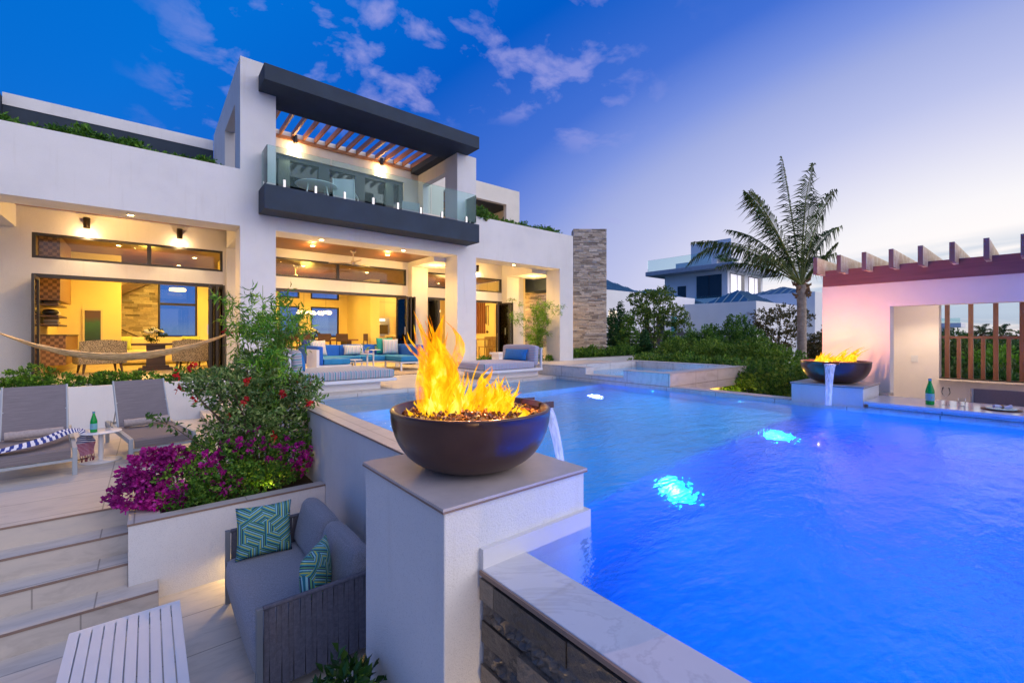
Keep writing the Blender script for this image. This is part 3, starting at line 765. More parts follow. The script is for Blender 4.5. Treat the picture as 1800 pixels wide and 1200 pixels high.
# side patio behind the right hand column: dark edge, ceiling, stone wall, tall stone chimney
part(MB().box(11.96, 14.3, 13.9, 14.2, 3.0, 3.60), 'dark_balcony_edge', CHAR)
part(MB().box(11.96, 14.2, 14.205, 17.5, 2.95, 3.05), 'side_ceiling', wood('side_teak', (.17, .065, .020), (.26, .105, .035), 1, .11, .4))
part(MB().box(11.96, 14.25, 14.21, 14.5, 2.78, 2.945), 'side_lintel', CREAM)
LEDGE = stone('ledgestone', [(0, (.24, .20, .17)), (.3, (.46, .39, .32)), (.6, (.68, .61, .53)), (.8, (.56, .46, .36)), (1, (.36, .35, .36))], .8, .8)
def stone_face(name, x, y, ang, L, h, z, rows, seed, parent, back=.5):
    m = ledge(L, h, rows, .035, back, .12, .42, seed); o = m.build(name, LEDGE, parent); o.location = (x, y, z); o.rotation_euler = (0, 0, ang); return o
stone_face('stone_wall', 11.97, 16.1, R(-20), 2.9, 2.9, 0, 46, 4, V_)
A = R(-38.5)
def cpos(px, d): a = (px - 900) / 776.; return (d * (.636 + .7717 * a), d * (.7717 - .636 * a))
cx_, cy_ = cpos(1008, 18.6); stone_face('chimney', cx_, cy_, A, 1.40, 6.2, -.8, 92, 8, V_, back=.55)
part(MB().box(12.18, 13.05, 12.2, 14.0, 2.72, 3.68), 'dark_balcony_edge', CHAR)

# ---- facade lamps
GLOW = emis('lamp_lens', (1, .82, .42), 30.0)
GLOW2 = emis('room_lamp_lens', (1, .78, .38), 14.0)
def downlight(label, x, y, z, power=0, group='recessed ceiling lights', spot=120, colr=WARM):
    t = thing('downlight', label, 'ceiling light', (x, y, z), 0, group)
    MB().lathe([(.0, -.004), (.052, -.004)], 16).build('lens', GLOW if power > 30 else GLOW2, t)
    MB().lathe([(.052, -.001), (.055, -.010), (.072, -.006), (.074, 0)], 16).build('trim', WHITEM, t)
    if power >= 300: lamp('POINT', (0, 0, -.30), power * .17, colr, .0, parent=t)
    elif power: lamp('SPOT', (0, 0, -.03), power, colr, .05, spot=spot + (40 if power > 200 else 0), parent=t)
    return t
downlight('recessed light in the white soffit over the left bay', -.27, 11.57, 3.32, 240)
downlight('left recessed light in the white beam of the middle bay', 3.35, 11.55, 3.32, 240)
downlight('right recessed light in the white beam of the middle bay', 5.55, 11.55, 3.32, 240)
downlight('recessed light under the cross beam beside the second column', 7.2, 12.6, 3.19, 300)
downlight('left recessed light in the teak ceiling over the blue sofa', 3.45, 12.7, 3.36, 300)
downlight('right recessed light in the teak ceiling over the blue sofa', 5.6, 12.7, 3.36, 300)
downlight('recessed light in the white beam of the right bay', 9.6, 11.55, 3.32, 240)
downlight('recessed light under the cross beam behind the bamboo', 11.4, 12.5, 3.19, 300)
for i, (x, y) in enumerate(((12.0, 14.9), (13.0, 14.8), (12.5, 15.9))):
    downlight(('left', 'right', 'lowest')[i] + ' recessed light on the ceiling of the stone walled side patio', x, y, 2.94, 60)
def wall_lamp(label, x, y, z, power=110):
    t = thing('wall_lamp', label, 'wall lamp', (x, y, z), 0, 'black cylinder wall lamps')
    MB().lathe([(.058, -.12), (.06, .12), (.0, .122)], 20, (0, -.10, 0)).build('shade', DARKM, t)
    MB().box(-.035, .035, -.06, 0, -.07, .07).build('bracket', DARKM, t)
    MB().lathe([(.0, -.112), (.05, -.112)], 16, (0, -.10, 0)).build('bulb', GLOW, t)
    lamp('SPOT', (0, -.11, -.125), power, (1, .74, .38), .03, spot=75, aim=(0, .16, -1), blend=.4, parent=t)
    lamp('POINT', (0, -.12, -.26), power * .12, (1, .62, .28), .0, parent=t)
wall_lamp('black cylinder lamp above the left clerestory, near the hammock', -1.05, YG, 3.42)
wall_lamp('black cylinder lamp above the left clerestory, nearer the column', .60, YG, 3.42)
wall_lamp('black cylinder lamp above the clerestory of the right bay', 9.5, YG, 3.42)
wall_lamp('left black lamp under the pergola on the upper balcony wall', 3.43, 14.55, 6.84, 190)
wall_lamp('right black lamp under the pergola on the upper balcony wall', 6.15, 14.55, 6.84, 190)

# ---- room light: ceiling lights inside, then fill points without fixtures
DLL = ['above the wall shelves of the living room', 'above the left speckled armchair', 'above the dark coffee table', 'above the right speckled armchair', 'before the framed picture', 'above the right end of the cream sofa',
       'just inside the left end of the middle doors', 'between the doors and the dining table', 'just inside the middle of the middle doors', 'in front of the dining chairs, right of centre', 'behind the left end of the dining table', 'behind the right end of the dining table', 'above the folded middle doors',
       'above the wooden table of the right room', 'above the kitchen island', 'above the wind chime side of the right room', 'above the dark tall fridge']
k = 0
for (x, y, p) in ((-1.3, 14.6, 0), (-.6, 15.6, 170), (.6, 15.2, 170), (1.1, 16.6, 120), (-.9, 18.6, 150), (.8, 18.8, 170),
                  (2.9, 14.6, 150), (4.1, 16.2, 200), (5.4, 14.9, 170), (6.4, 16.4, 150), (3.4, 19.0, 200), (5.6, 19.2, 200), (6.9, 14.5, 0),
                  (8.4, 14.9, 200), (8.8, 17.6, 220), (9.7, 15.6, 200), (10.3, 17.8, 0)):
    room = 'living room' if x < 1.7 else ('dining room' if x < 7.2 else 'kitchen side room'); k += 1
    lab_ = DLL[k - 1]
    downlight('small warm downlight ' + lab_, x, y, 3.30, p, 'small warm downlights inside the rooms', 160, (1, .60, .09))
lamp('POINT', (-.6, 12.7, 3.60), 52, WARM, .02); lamp('POINT', (9.3, 12.7, 3.60), 52, WARM, .02)  # bare points with no fixtures, added to warm the outer loggia bays
lamp('POINT', (0, 16.5, 2.6), 110, (1, .60, .09), .0); lamp('POINT', (4.5, 17.5, 2.6), 150, (1, .60, .09), .0); lamp('POINT', (9.8, 16.5, 2.6), 130, (1, .60, .2), .3)
lamp('POINT', (12.7, 15.0, 2.6), 90, (1, .56, .10), .0)
lamp('POINT', (10.2, 16.2, 6.0), 25, WARM, .1)
# ================================================================== FIRE BOWLS
BOWL, nt, b = newmat('bronze_glaze'); v = coords(nt)
n = noisen(nt, v, 3.5, 6, .6); nt.links.new(rampn(nt, n, [(.3, (.060, .026, .020)), (.6, (.085, .036, .025)), (.8, (.12, .055, .034))]), b.inputs['Base Color'])
b.inputs['Roughness'].default_value = .34; b.inputs['Metallic'].default_value = .35; b.inputs['Coat Weight'].default_value = .35; b.inputs['Coat Roughness'].default_value = .15; bumpn(nt, b, noisen(nt, v, 30, 4, .6), .06, .004)
FG = stone('lava_glass', [(0, (.08, .022, .010)), (.45, (.25, .09, .02)), (.8, (.6, .27, .05)), (1, (.85, .52, .14))], .18, .1)
FL, nt, b = newmat('flame'); nt.nodes.remove(b)
v = coords(nt, 'Object', (1, 1, .45)); sp = nt.nodes.new('ShaderNodeSeparateXYZ'); nt.links.new(coords(nt), sp.inputs[0])
n = noisen(nt, v, 17, 4, .62, .9)
lw_ = nt.nodes.new('ShaderNodeLayerWeight'); lw_.inputs[0].default_value = .5
hh = mathn(nt, 'MULTIPLY', sp.outputs[2], 1.15)
q = mathn(nt, 'ADD', mathn(nt, 'MULTIPLY', n, 1.25), mathn(nt, 'MULTIPLY', hh, -.35))
ce = rampn(nt, q, [(.22, (.80, .14, .002)), (.40, (1.0, .36, .004)), (.56, (1.0, .60, .012)), (.76, (1.0, .82, .16))])
em = nt.nodes.new('ShaderNodeEmission'); nt.links.new(ce, em.inputs[0]); em.inputs[1].default_value = 1.5
tr = nt.nodes.new('ShaderNodeBsdfTransparent'); ms = nt.nodes.new('ShaderNodeMixShader')
al = mathn(nt, 'MULTIPLY', mathn(nt, 'SUBTRACT', q, .16), 4.0, clamp=True)
al = mathn(nt, 'MULTIPLY', al, mathn(nt, 'SUBTRACT', 1.08, mathn(nt, 'POWER', lw_.outputs['Facing'], 1.6), clamp=True), clamp=True)
al = mathn(nt, 'MULTIPLY', al, .72)
nt.links.new(al, ms.inputs[0]); nt.links.new(tr.outputs[0], ms.inputs[1]); nt.links.new(em.outputs[0], ms.inputs[2]); nt.links.new(ms.outputs[0], nt.nodes['Material Output'].inputs[0])
FALL, nt, b = newmat('falling_water'); nt.nodes.remove(b)
tr = nt.nodes.new('ShaderNodeBsdfTransparent'); df = nt.nodes.new('ShaderNodeBsdfTranslucent'); df.inputs[0].default_value = (.85, .88, 1, 1); d2 = nt.nodes.new('ShaderNodeBsdfDiffuse'); d2.inputs[0].default_value = (.85, .88, 1, 1)
a1 = nt.nodes.new('ShaderNodeAddShader'); nt.links.new(df.outputs[0], a1.inputs[0]); nt.links.new(d2.outputs[0], a1.inputs[1])
gl = nt.nodes.new('ShaderNodeBsdfGlossy'); gl.inputs['Roughness'].default_value = .25; a2 = nt.nodes.new('ShaderNodeMixShader'); a2.inputs[0].default_value = .3; nt.links.new(a1.outputs[0], a2.inputs[1]); nt.links.new(gl.outputs[0], a2.inputs[2])
ms = nt.nodes.new('ShaderNodeMixShader'); nn = noisen(nt, coords(nt, 'Object', (30, 30, 1.2)), 2, 3)
nt.links.new(mathn(nt, 'MULTIPLY', nn, .95, clamp=True), ms.inputs[0]); nt.links.new(tr.outputs[0], ms.inputs[1]); nt.links.new(a2.outputs[0], ms.inputs[2]); nt.links.new(ms.outputs[0], nt.nodes['Material Output'].inputs[0])

def tongue(m, x, y, h, w, lean, g, z0=0.0, depth=.5):
    """one licking tongue: a closed twisted spindle with its own waver"""
    ph = g.uniform(0, 6.28); n = 12; k = 8; ring = []
    amp = w * g.uniform(.35, .9)
    cyc = g.uniform(1.0, 1.9)
    for i in range(n + 1):
        t = i / n
        rr = w * .5 * (math.sin(PI * min(1, t * .86 + .14)) ** .85) * (1 - t * .55) * (1 + .28 * math.sin(t * 9 + ph * 2))
        if i == n: rr = .0006
        cx = x + lean[0] * t ** 1.5 * h + amp * math.sin(t * cyc * PI + ph) * t; cy = y + lean[1] * t ** 1.5 * h + amp * .7 * math.cos(t * cyc * PI + ph * 1.3) * t
        tw = ph + t * 2.2
        ring.append([(cx + rr * math.cos(a) * math.cos(tw) - rr * depth * math.sin(a) * math.sin(tw), cy + rr * math.cos(a) * math.sin(tw) + rr * depth * math.sin(a) * math.cos(tw), z0 + t * h) for a in [2 * PI * j / k for j in range(k)]])
    V = [p for r_ in ring for p in r_]; F = [(i * k + j, i * k + (j + 1) % k, (i + 1) * k + (j + 1) % k, (i + 1) * k + j) for i in range(n) for j in range(k)]
    m.add(V, F, True)

def fire_bowl(label, loc, r, flames, seed, spout_ang, drop, power):
    t = thing('fire_bowl', label, 'fire bowl', loc, 0, 'fire bowls on the pool pedestals')
    H_ = .31; prof = [(0, .0), (.13, .0), (.15, .004)]
    for i in range(1, 17):
        a = i / 16 * PI / 2
        prof.append((.15 + (r - .15) * math.sin(a) ** .92, H_ * (1 - math.cos(a)) ** 1.02 * .97 + .004))
    prof += [(r + .003, H_ - .004), (r - .004, H_ + .004), (r - .020, H_ + .004), (r - .030, H_ - .008), (r - .045, H_ - .05), (0, H_ - .075)]
    MB().lathe(prof, 64).build('bowl', BOWL, t)
    g = random.Random(seed); m = MB()
    for i in range(1300):
        a = g.uniform(0, 2 * PI); q = (r - .055) * math.sqrt(g.random()); s = g.uniform(.007, .015)
        dome = .03 * (1 - (q / r) ** 2)
        M = Matrix.Translation((q * math.cos(a), q * math.sin(a), H_ - .052 + dome + g.uniform(0, .018))) @ Euler((g.uniform(0, 6), g.uniform(0, 6), g.uniform(0, 6))).to_matrix().to_4x4()
        m.hexa([tuple(M @ Vector(p)) for p in ((-s, -s * .7, -s * .5), (s * .8, -s, -s * .4), (s, s * .7, -s * .5), (-s * .7, s, -s * .6), (-s * .6, -s * .6, s * .5), (s * .7, -s * .4, s * .6), (s * .5, s * .6, s * .5), (-s * .7, s * .5, s * .4))])
    m.build('fire_glass', FG, t)
    m = MB(); g = random.Random(seed + 1)
    for f in flames: tongue(m, *f, g, z0=H_ - .055)
    m.build('flame', FL, t)
    # scupper lip and the sheet of water that falls from it
    ca, sa = math.cos(spout_ang), math.sin(spout_ang); M = Matrix.Rotation(spout_ang, 4, 'Z')
    m = MB(); m.box(r - .05, r + .055, -.095, .095, H_ - .030, H_ - .018, M); m.box(r - .05, r + .055, -.10, -.0955, H_ - .030, H_ + .006, M); m.box(r - .05, r + .055, .0955, .10, H_ - .030, H_ + .006, M)
    m.build('spout', BOWL, t)
    m = MB()
    for sgn, w0, w1 in ((0, .080, .032),):
        for th in (0, .006):
            def fn(u, v, th=th):
                tt = v; yy = (u - .5) * 2 * (w0 + (w1 - w0) * tt ** .6); xx = r + .05 + .17 * tt + th + .010 * math.cos((u - .5) * 6); zz = H_ - .018 - drop * (.12 * tt + .88 * tt * tt)
                return tuple(M @ Vector((xx, yy, zz)))
            m.grid(fn, 8, 18)
    m.build('water_stream', FALL, t)
    for lx, ly, lz, q in ((-.14, .10, .16, .3), (.10, -.08, .10, .2), (-.12, .10, .42, .4), (.0, .0, .24, .3)): lamp('POINT', (lx, ly, H_ + lz), power * q, (1, .40, .16), .0, parent=t)
    return t
g = random.Random(21); fl = []
# camera's right across the bowl is the direction (.7717,-.636)
def rl(a, b): return (a * .7717 + b * .636, -a * .636 + b * .7717)
for i in range(16): # the tall plume left of the middle
    x, y = rl(-.17 + g.uniform(-.06, .07), g.uniform(-.08, .08)); fl.append((x, y, g.uniform(.36, .58), g.uniform(.07, .12), (g.uniform(-.20, -.02) * .77, g.uniform(-.02, .20) * .6)))
for i in range(58):
    a, b_ = g.uniform(-.24, .22), g.uniform(-.14, .14); x, y = rl(a, b_)
    fl.append((x, y, g.uniform(.12, .27) * (1.15 if a < .1 else .85), g.uniform(.035, .075), (g.uniform(-.1, .30), g.uniform(-.20, .1))))
for i in range(12):
    a, b_ = g.uniform(.08, .22), g.uniform(-.10, .10); x, y = rl(a, b_); fl.append((x, y, g.uniform(.12, .20), g.uniform(.05, .08), (.25, -.18)))
for i in range(26):
    a, b_ = g.uniform(-.30, .30), g.uniform(-.20, .16); x, y = rl(a, b_); fl.append((x, y, g.uniform(.05, .10), g.uniform(.03, .05), (g.uniform(-.3, .3), g.uniform(-.3, .3))))
fire_bowl('big dark bronze bowl with tall yellow flames on the near pedestal', (1.345, 1.975, .2505), .423, fl, 3, R(-8), .55, 42)
g = random.Random(5); fl = []
for i in range(26):
    a, b_ = g.uniform(-.26, -.06), g.uniform(-.12, .12); x, y = rl(a, b_); fl.append((x, y, g.uniform(.10, .21), g.uniform(.05, .08), (g.uniform(.2, .6), g.uniform(-.6, -.2))))
for i in range(30):
    a, b_ = g.uniform(.0, .22), g.uniform(-.12, .12); x, y = rl(a, b_); fl.append((x, y, g.uniform(.12, .27), g.uniform(.05, .08), (g.uniform(.7, 1.1), g.uniform(-.9, -.5))))
fire_bowl('dark bronze bowl with low wind blown flames on the far pedestal', (7.72, 1.97, .2555), .423, fl, 9, R(188), .55, 62)

# ================================================================== SPA
sp_ = thing('raised_spa', 'raised tiled spa beyond the pool with a notched spillway', 'spa')
m = MB()
m.box(7.57, 10.5, 4.36, 4.66, -.15, .225); m.box(10.2, 10.5, 4.661, 7.1, -.15, .225); m.box(7.57, 10.5, 7.101, 7.4, -.15, .225)
m.box(7.31, 7.569, 4.36, 5.38, -.02, .225); m.box(7.31, 7.569, 5.381, 6.36, -.02, .075); m.box(7.31, 7.569, 6.361, 8.2, -.02, .225)
m.build('wall', COPV, sp_)
m = MB(); m.box(7.30, 7.60, 4.35, 5.38, .226, .24); m.box(7.601, 10.51, 4.35, 4.66, .226, .24); m.box(10.2, 10.51, 4.661, 7.1, .226, .24); m.box(7.601, 10.51, 7.101, 7.41, .226, .24); m.box(7.30, 7.60, 6.36, 8.21, .226, .24); m.box(7.30, 7.60, 5.382, 6.358, .076, .09)
m.build('coping', COP, sp_)
MB().box(7.6, 10.2, 4.66, 7.1, -.12, -.10).build('basin', POOLT, sp_)
MB().add([(7.57, 4.66, .085), (10.2, 4.66, .085), (10.2, 7.1, .085), (7.57, 7.1, .085)], [(0, 1, 2, 3)]).build('spa_water', SPAW, sp_)
MB().box(7.95, 10.2, 4.75, 7.0, -.9, -.151).build('base', LEDGE, sp_)
lamp('POINT', (8.6, 5.9, .02), 30, (.15, .6, 1.0), .02); lamp('POINT', (9.6, 5.4, .02), 30, (.15, .6, 1.0), .02)
lamp('POINT', (9.7, 4.5, -.45), 22, (1, .62, .12), .05)

# ================================================================== BAR
BARW = mk('bar_render', (.82, .76, .72), .9, .05, 1.5, .35, 130)
bar = thing('pool_bar', 'rendered pool bar house with a wide opening and slatted window', 'bar')
WHX = 8.57
m = wall_holes_y(WHX, WHX + .26, -5, 2.36, -.9, 1.73, [(-4.2, 1.5, -.9, 1.375)]); m.build('front_wall', BARW, bar)
m = wall_holes_y(10.6, 10.88, -5, 2.36, -.9, 1.62, [(-4.0, 1.20, .19, 1.50)]); m.build('back_wall', BARW, bar)
MB().box(WHX + .261, 10.599, 2.12, 2.36, -.9, 1.62).build('side_wall', BARW, bar)
MB().box(WHX + .261, 10.599, -5, 2.119, 1.55, 1.62).build('ceiling', BARW, bar)
MWOOD = wood('plum_stained_beam', (.17, .05, .05), (.25, .085, .075), 1, 0, .6)
MB().box(WHX - .05, WHX + .10, -5, 2.34, 1.731, 1.985).build('fascia_beam', MWOOD, bar)
RAFT = wood('weathered_rafter', (.52, .36, .20), (.70, .55, .36), 0, 0, .75, wear=(.78, .68, .52)); PLUM = mk('rafter_end_stain', (.24, .11, .09), .6, .15)
for k in range(10):
    y = 2.33 - k * .307
    r_ = MB().box(8.12, 10.9, y - .026, y + .026, 1.905, 2.16).build('rafter', RAFT, bar, bevel=.004)
    MB().box(8.112, 8.1195, y - .0262, y + .0262, 1.904, 2.161).box(8.12, 8.28, y - .025, y + .025, 1.899, 1.9045).build('rafter_end', PLUM, r_)
SL = wood('slat_teak', (.16, .06, .03), (.27, .11, .06), 2, 0, .5)
y = 1.13; k = 0
while y > -3.9:
    if k % 2 == 0: MB().box(10.90, 10.97, y - .03, y + .03, .14, 1.5).build('slat', SL, bar)
    else: MB().box(10.90, 10.97, y - .025, y + .025, .14, .88).build('slat', SL, bar)
    y -= .145; k += 1
MB().box(10.905, 10.965, -4, 1.2, .881, .925).build('rail', SL, bar)
MB().box(10.4, 10.91, -4, 1.2, .175, .19).build('window_ledge', mk('ledge_paint', (.78, .66, .54), .8), bar)
sw = MB().box(10.583, 10.5995, 1.47, 1.56, .46, .58).build('switch_plate', WHITEM, bar); MB().box(10.579, 10.5825, 1.50, 1.53, .49, .55).build('switch', WHITEM, sw)
lamp('POINT', (9.8, 1.0, 1.30), 16, (1, .74, .50), .0, parent=bar); lamp('SPOT', (9.7, 1.30, 1.50), 45, (1, .76, .52), .05, spot=120, aim=(.25, 0, -1), parent=bar)  # lamps without fixtures, added to brighten the bar recess
bc = thing('bar_counter', 'long white polished counter along the far edge of the pool', 'counter')
CT = mk('white_quartz', (.66, .63, .66), .12, .05, 6)
MB().box(7.20, 8.14, -5, 1.52, .045, .082).build('counter_top', CT, bc, bevel=.004)
MB().box(7.3, 7.45, -5, 1.50, -.02, .044).box(7.9, 8.0, -5, 1.48, -.9, .044).build('support', COPV, bc)
slab('bar_floor', 7.57, 10.9, -5, 2.4, -.96, -.896, TER)
# small cabinet seen between pedestal and bar wall
mc = thing('bar_fridge', 'low steel drinks fridge between the far pedestal and the pink wall', 'fridge', (8.33, 1.75, -.9))
MB().box(-.13, .2, -.3, .3, 0, 1.0).build('cabinet', STEEL, mc, bevel=.006); MB().box(-.135, -.1305, -.28, .28, .1, .95).build('door', DARKM, mc)

# ---- things on the counter
GREEN, nt, b = newmat('green_glass'); b.inputs['Base Color'].default_value = (.0, .42, .06, 1); b.inputs['Roughness'].default_value = .06; b.inputs['Transmission Weight'].default_value = .35; b.inputs['IOR'].default_value = 1.3; b.inputs['Coat Weight'].default_value = .5
LAB = mk('pale_blue_label', (.16, .42, .52), .5, .05); REDM = mk('red_mark', (.6, .02, .02), .5); CAPM = mk('bottle_cap', (.08, .26, .42), .35, .05, metal=.4)
CLEAR = glass('clear_glass', (.97, .98, .98), .0, ior=1.15)
def bottle(label, loc, rz, h=.30):
    s = h / .30; t = thing('water_bottle', label, 'bottle', loc, rz, 'green water bottles')
    MB().lathe([(0, 0), (.036 * s, 0), (.039 * s, .006 * s), (.039 * s, .150 * s), (.036 * s, .168 * s), (.022 * s, .222 * s), (.0145 * s, .25 * s), (.0145 * s, .285 * s), (0, .287 * s)], 24).build('glass', GREEN, t)
    l = MB().lathe([(.0395 * s, .045 * s), (.0397 * s, .046 * s), (.0397 * s, .125 * s), (.0395 * s, .126 * s)], 24).build('label', LAB, t)
    m = MB(); 
    pts = []
    for i in range(10):
        a = PI / 2 + i * PI / 5; q = (.0075 if i % 2 == 0 else .0032) * s; pts.append((q * math.cos(a), q * math.sin(a)))
    m.prism(pts, 0, .0012, Matrix.Translation((0, -.0397 * s, .085 * s)) @ Matrix.Rotation(R(90), 4, 'X')); m.build('star_mark', REDM, l)
    MB().lathe([(.0225 * s, .205 * s), (.026 * s, .200 * s), (.0302 * s, .188 * s)], 20).build('neck_label', LAB, t)
    MB().lathe([(.0155 * s, .268 * s), (.0155 * s, .292 * s), (.0, .294 * s)], 16).build('cap', CAPM, t)
    return t
def tumbler(label, loc, r=.033, h=.085):
    t = tag(MB().lathe([(0, .006), (r * .82, .006), (r * .97, h), (r, h), (r * .85, 0), (0, 0)], 24).build('tumbler', CLEAR, loc=loc), label, 'glass', 'clear tumblers'); return t
CZ = .0825
bottle('tall green glass water bottle on the white bar counter', (7.50, .93, CZ), R(-60), .33)
wg = thing('wine_glass', 'empty stemmed wine glass beside the bottle on the bar counter', 'glass', (7.62, .80, CZ))
MB().lathe([(0, 0), (.034, 0), (.034, .002), (.004, .006), (.0035, .095), (.012, .103), (.034, .13), (.040, .155), (.033, .215), (.032, .215), (.039, .155), (.033, .131), (.0, .105)], 24).build('glass', CLEAR, wg)
tumbler('short tumbler with folded napkin base on the bar counter', (7.60, .66, CZ), .037, .10)
pl = thing('place_setting', 'dark round charger with a blue plate on the bar counter', 'plate', (7.58, .34, CZ))
MB().lathe([(0, .004), (.15, .004), (.165, .010), (.166, .007), (.15, 0), (0, 0)], 40).build('charger', mk('dark_rattan', (.10, .035, .02), .6, .3, 30, .5, 60), pl)
MB().lathe([(0, .008), (.085, .008), (.125, .017), (.126, .014), (.09, .0045), (0, .0045)], 40).build('plate', mk('blue_white_plate', (.28, .52, .68), .2, .6, 18), pl)
nk = MB().grid(lambda u, v: ((u - .5) * .15, .02 * math.sin(v * PI * 2) * (.5 + abs(u - .45) * 1.6), .030 + .02 * math.cos(v * PI * 2) * (.5 + abs(u - .45) * 1.4) + .008 * math.sin(u * 7)), 12, 12).build('napkin', mk('white_linen', (.70, .66, .76), .9, .05, 20, .3, 90), loc=(7.58, .33, CZ + .008), rot=(0, 0, R(-60)))
tag(nk, 'rolled white napkin lying on the blue plate', 'napkin')
MB().lathe([(.022, -.006), (.025, 0), (.022, .006)], 16).build('napkin_ring', mk('rattan_ring', (.35, .22, .1), .7), nk, rot=(0, R(90), 0), loc=(0, 0, .03))
# bar chairs: grey sling backs below the counter
SLING = mk('grey_sling', (.155, .14, .165), .85, .10, 60, .4, 220)
def sling_chair(label, loc, rz, w=.56, grp='grey sling chairs by the bar and spa'):
    t = thing('sling_chair', label, 'chair', loc, rz, grp); FRM = mk('grey_aluminium', (.33, .35, .38), .45, .05)
    for sx in (-1, 1):
        MB().tube([(sx * w / 2, -.26, 0), (sx * w / 2, -.25, .64)], .016, 8).build('leg', FRM, t)
        MB().tube([(sx * w / 2, .24, 0), (sx * w / 2, .26, .45), (sx * w / 2, .33, .92)], .016, 8).build('leg', FRM, t)
        MB().box(sx * w / 2 - .025, sx * w / 2 + .025, -.28, .28, .641, .660).build('arm', FRM, t, bevel=.004)
    MB().box(-w / 2 + .017, w / 2 - .017, -.26, .25, .42, .44).build('seat', SLING, t)
    MB().grid(lambda u, v: ((u - .5) * (w - .0), .25 + .085 * v + .02 * math.sin(u * PI), .44 + .48 * v), 8, 6).build('backrest', SLING, t)
    return t
ch = sling_chair('grey sling chair with only its back above the bar counter', (8.72 - .18, .36, -.72), R(-90), .62)
sling_chair('grey outdoor chair standing on the low terrace beside the raised spa', (11.0, 4.35, -.78), R(35), .55)

# ================================================================== TERRACE FURNITURE
LOUNGEF = mk('lounger_frame', (.36, .40, .44), .5, .06)
TOWEL = mk('rolled_towel', (.40, .35, .34), .98, .14, 40, .8, 160)
def lounger(label, loc, rz, towel_label):
    t = thing('sun_lounger', label, 'sun lounger', loc, rz, 'grey sling sun loungers')
    W, L = .70, 1.95; h = .34   # foot end at y=0, head towards +y
    for sx in (-1, 1):
        MB().box(sx * W / 2 - .022, sx * W / 2 + .022, 0, L, h - .065, h).build('side_rail', LOUNGEF, t, bevel=.003)
        for y in (.0, L - .06): MB().box(sx * W / 2 - .023, sx * W / 2 + .023, y, y + .055, 0, h - .066).build('leg', LOUNGEF, t, bevel=.003)
    MB().box(-W / 2 + .023, W / 2 - .023, .012, .042, .17, .205).build('crossbar', LOUNGEF, t); MB().box(-W / 2 + .023, W / 2 - .023, L - .05, L - .02, h - .06, h - .02).build('crossbar', LOUNGEF, t)
    S = LSL
    def seat(u, v):
        y = -.005 + v * 1.20; z = h - .012 - (.0 if v > .07 else .05 * (1 - v / .07) ** 1.6) * 1.9 - .014 * math.sin(u * PI) * min(1, v * 6)
        return ((u - .5) * (W - .07), y + .004, z)
    m = MB(); m.grid(seat, 10, 24); m.box(-W / 2 + .036, W / 2 - .036, .0, .03, h - .125, h - .03); m.build('seat', S, t)
    a = R(56); bl = .80
    m = MB(); m.grid(lambda u, v: ((u - .5) * (W - .08), 1.20 + v * bl * math.cos(a), h - .01 + v * bl * math.sin(a) - .010 * math.sin(u * PI)), 8, 8)
    m.grid(lambda u, v: ((.5 - u) * (W - .08), 1.22 + v * bl * math.cos(a), h - .012 + v * bl * math.sin(a)), 8, 8)
    bk_ = m.build('backrest', S, t)
    for sx in (-1, 1):
        MB().tube([(sx * (W / 2 - .035), 1.20, h - .02), (sx * (W / 2 - .035), 1.21 + bl * math.cos(a), h - .01 + bl * math.sin(a))], .014, 8).build('back_frame', LOUNGEF, t)
        MB().tube([(sx * (W / 2 - .05), 1.2 + .5 * bl * math.cos(a), h + .5 * bl * math.sin(a)), (sx * (W / 2 - .05), 1.75, h - .04)], .008, 8).build('back_stay', LOUNGEF, t)
    M = t.matrix_basis.copy(); M = Matrix.Translation(loc) @ Matrix.Rotation(rz, 4, 'Z')
    tw = MB()
    def roll(u, v):
        q = u * 2 * PI * 2.6; rr = .058 * (1 - .10 * u) + .002 * math.sin(v * 20); return ((v - .5) * .54, rr * math.cos(q), rr * math.sin(q))
    tw.grid(roll, 60, 10); 
    for e in (-.268, .268): tw.add([(e, .052 * math.cos(2 * PI * i / 20), .052 * math.sin(2 * PI * i / 20)) for i in range(20)], [tuple(range(20))])
    o = tw.build('rolled_towel', TOWEL, loc=tuple(M @ Vector((0, 1.09, h + .055))), rot=(0, 0, rz)); tag(o, towel_label, 'towel', 'rolled grey towels')
    return t
LSL, nt, b = newmat('lounger_sling'); v = coords(nt, 'Object', (3, 260, 260)); n = noisen(nt, v, 1, 3, .7)
nt.links.new(rampn(nt, n, [(.3, (.125, .112, .125)), (.7, (.24, .215, .23))]), b.inputs['Base Color']); b.inputs['Roughness'].default_value = .8
l2a = (-.172, 7.738); l2b = (.483, 8.047)
ang = math.atan2(l2b[1] - l2a[1], l2b[0] - l2a[0])
lounger('grey sling sun lounger nearer the flowers, with its towel roll', (.172, 7.80, TZ), R(10), 'rolled grey towel on the lounger beside the flowering shrubs')
lounger('grey sling sun lounger with a striped throw across it, leftmost', (-1.045, 7.60, TZ), R(7), 'rolled grey towel on the leftmost lounger above the striped throw')
# side table
stb = thing('side_table', 'round white pedestal side table between the two loungers', 'side table', (-.50, 8.28, TZ))
MB().lathe([(0, 0), (.215, 0), (.22, .006), (.215, .012), (.03, .014)], 40).build('base', WHITEM, stb); MB().tube([(0, 0, .013), (0, 0, .392)], .027, 16).build('stem', WHITEM, stb)
MB().lathe([(0, .392), (.215, .392), (.22, .398), (.215, .404), (0, .404)], 40).build('table_top', WHITEM, stb)
bottle('green water bottle with blue label on the round side table', (-.57, 8.25, TZ + .4045), R(-20), .29)
tumbler('clear tumbler beside the green bottle on the round side table', (-.43, 8.33, TZ + .4045), .035, .12)
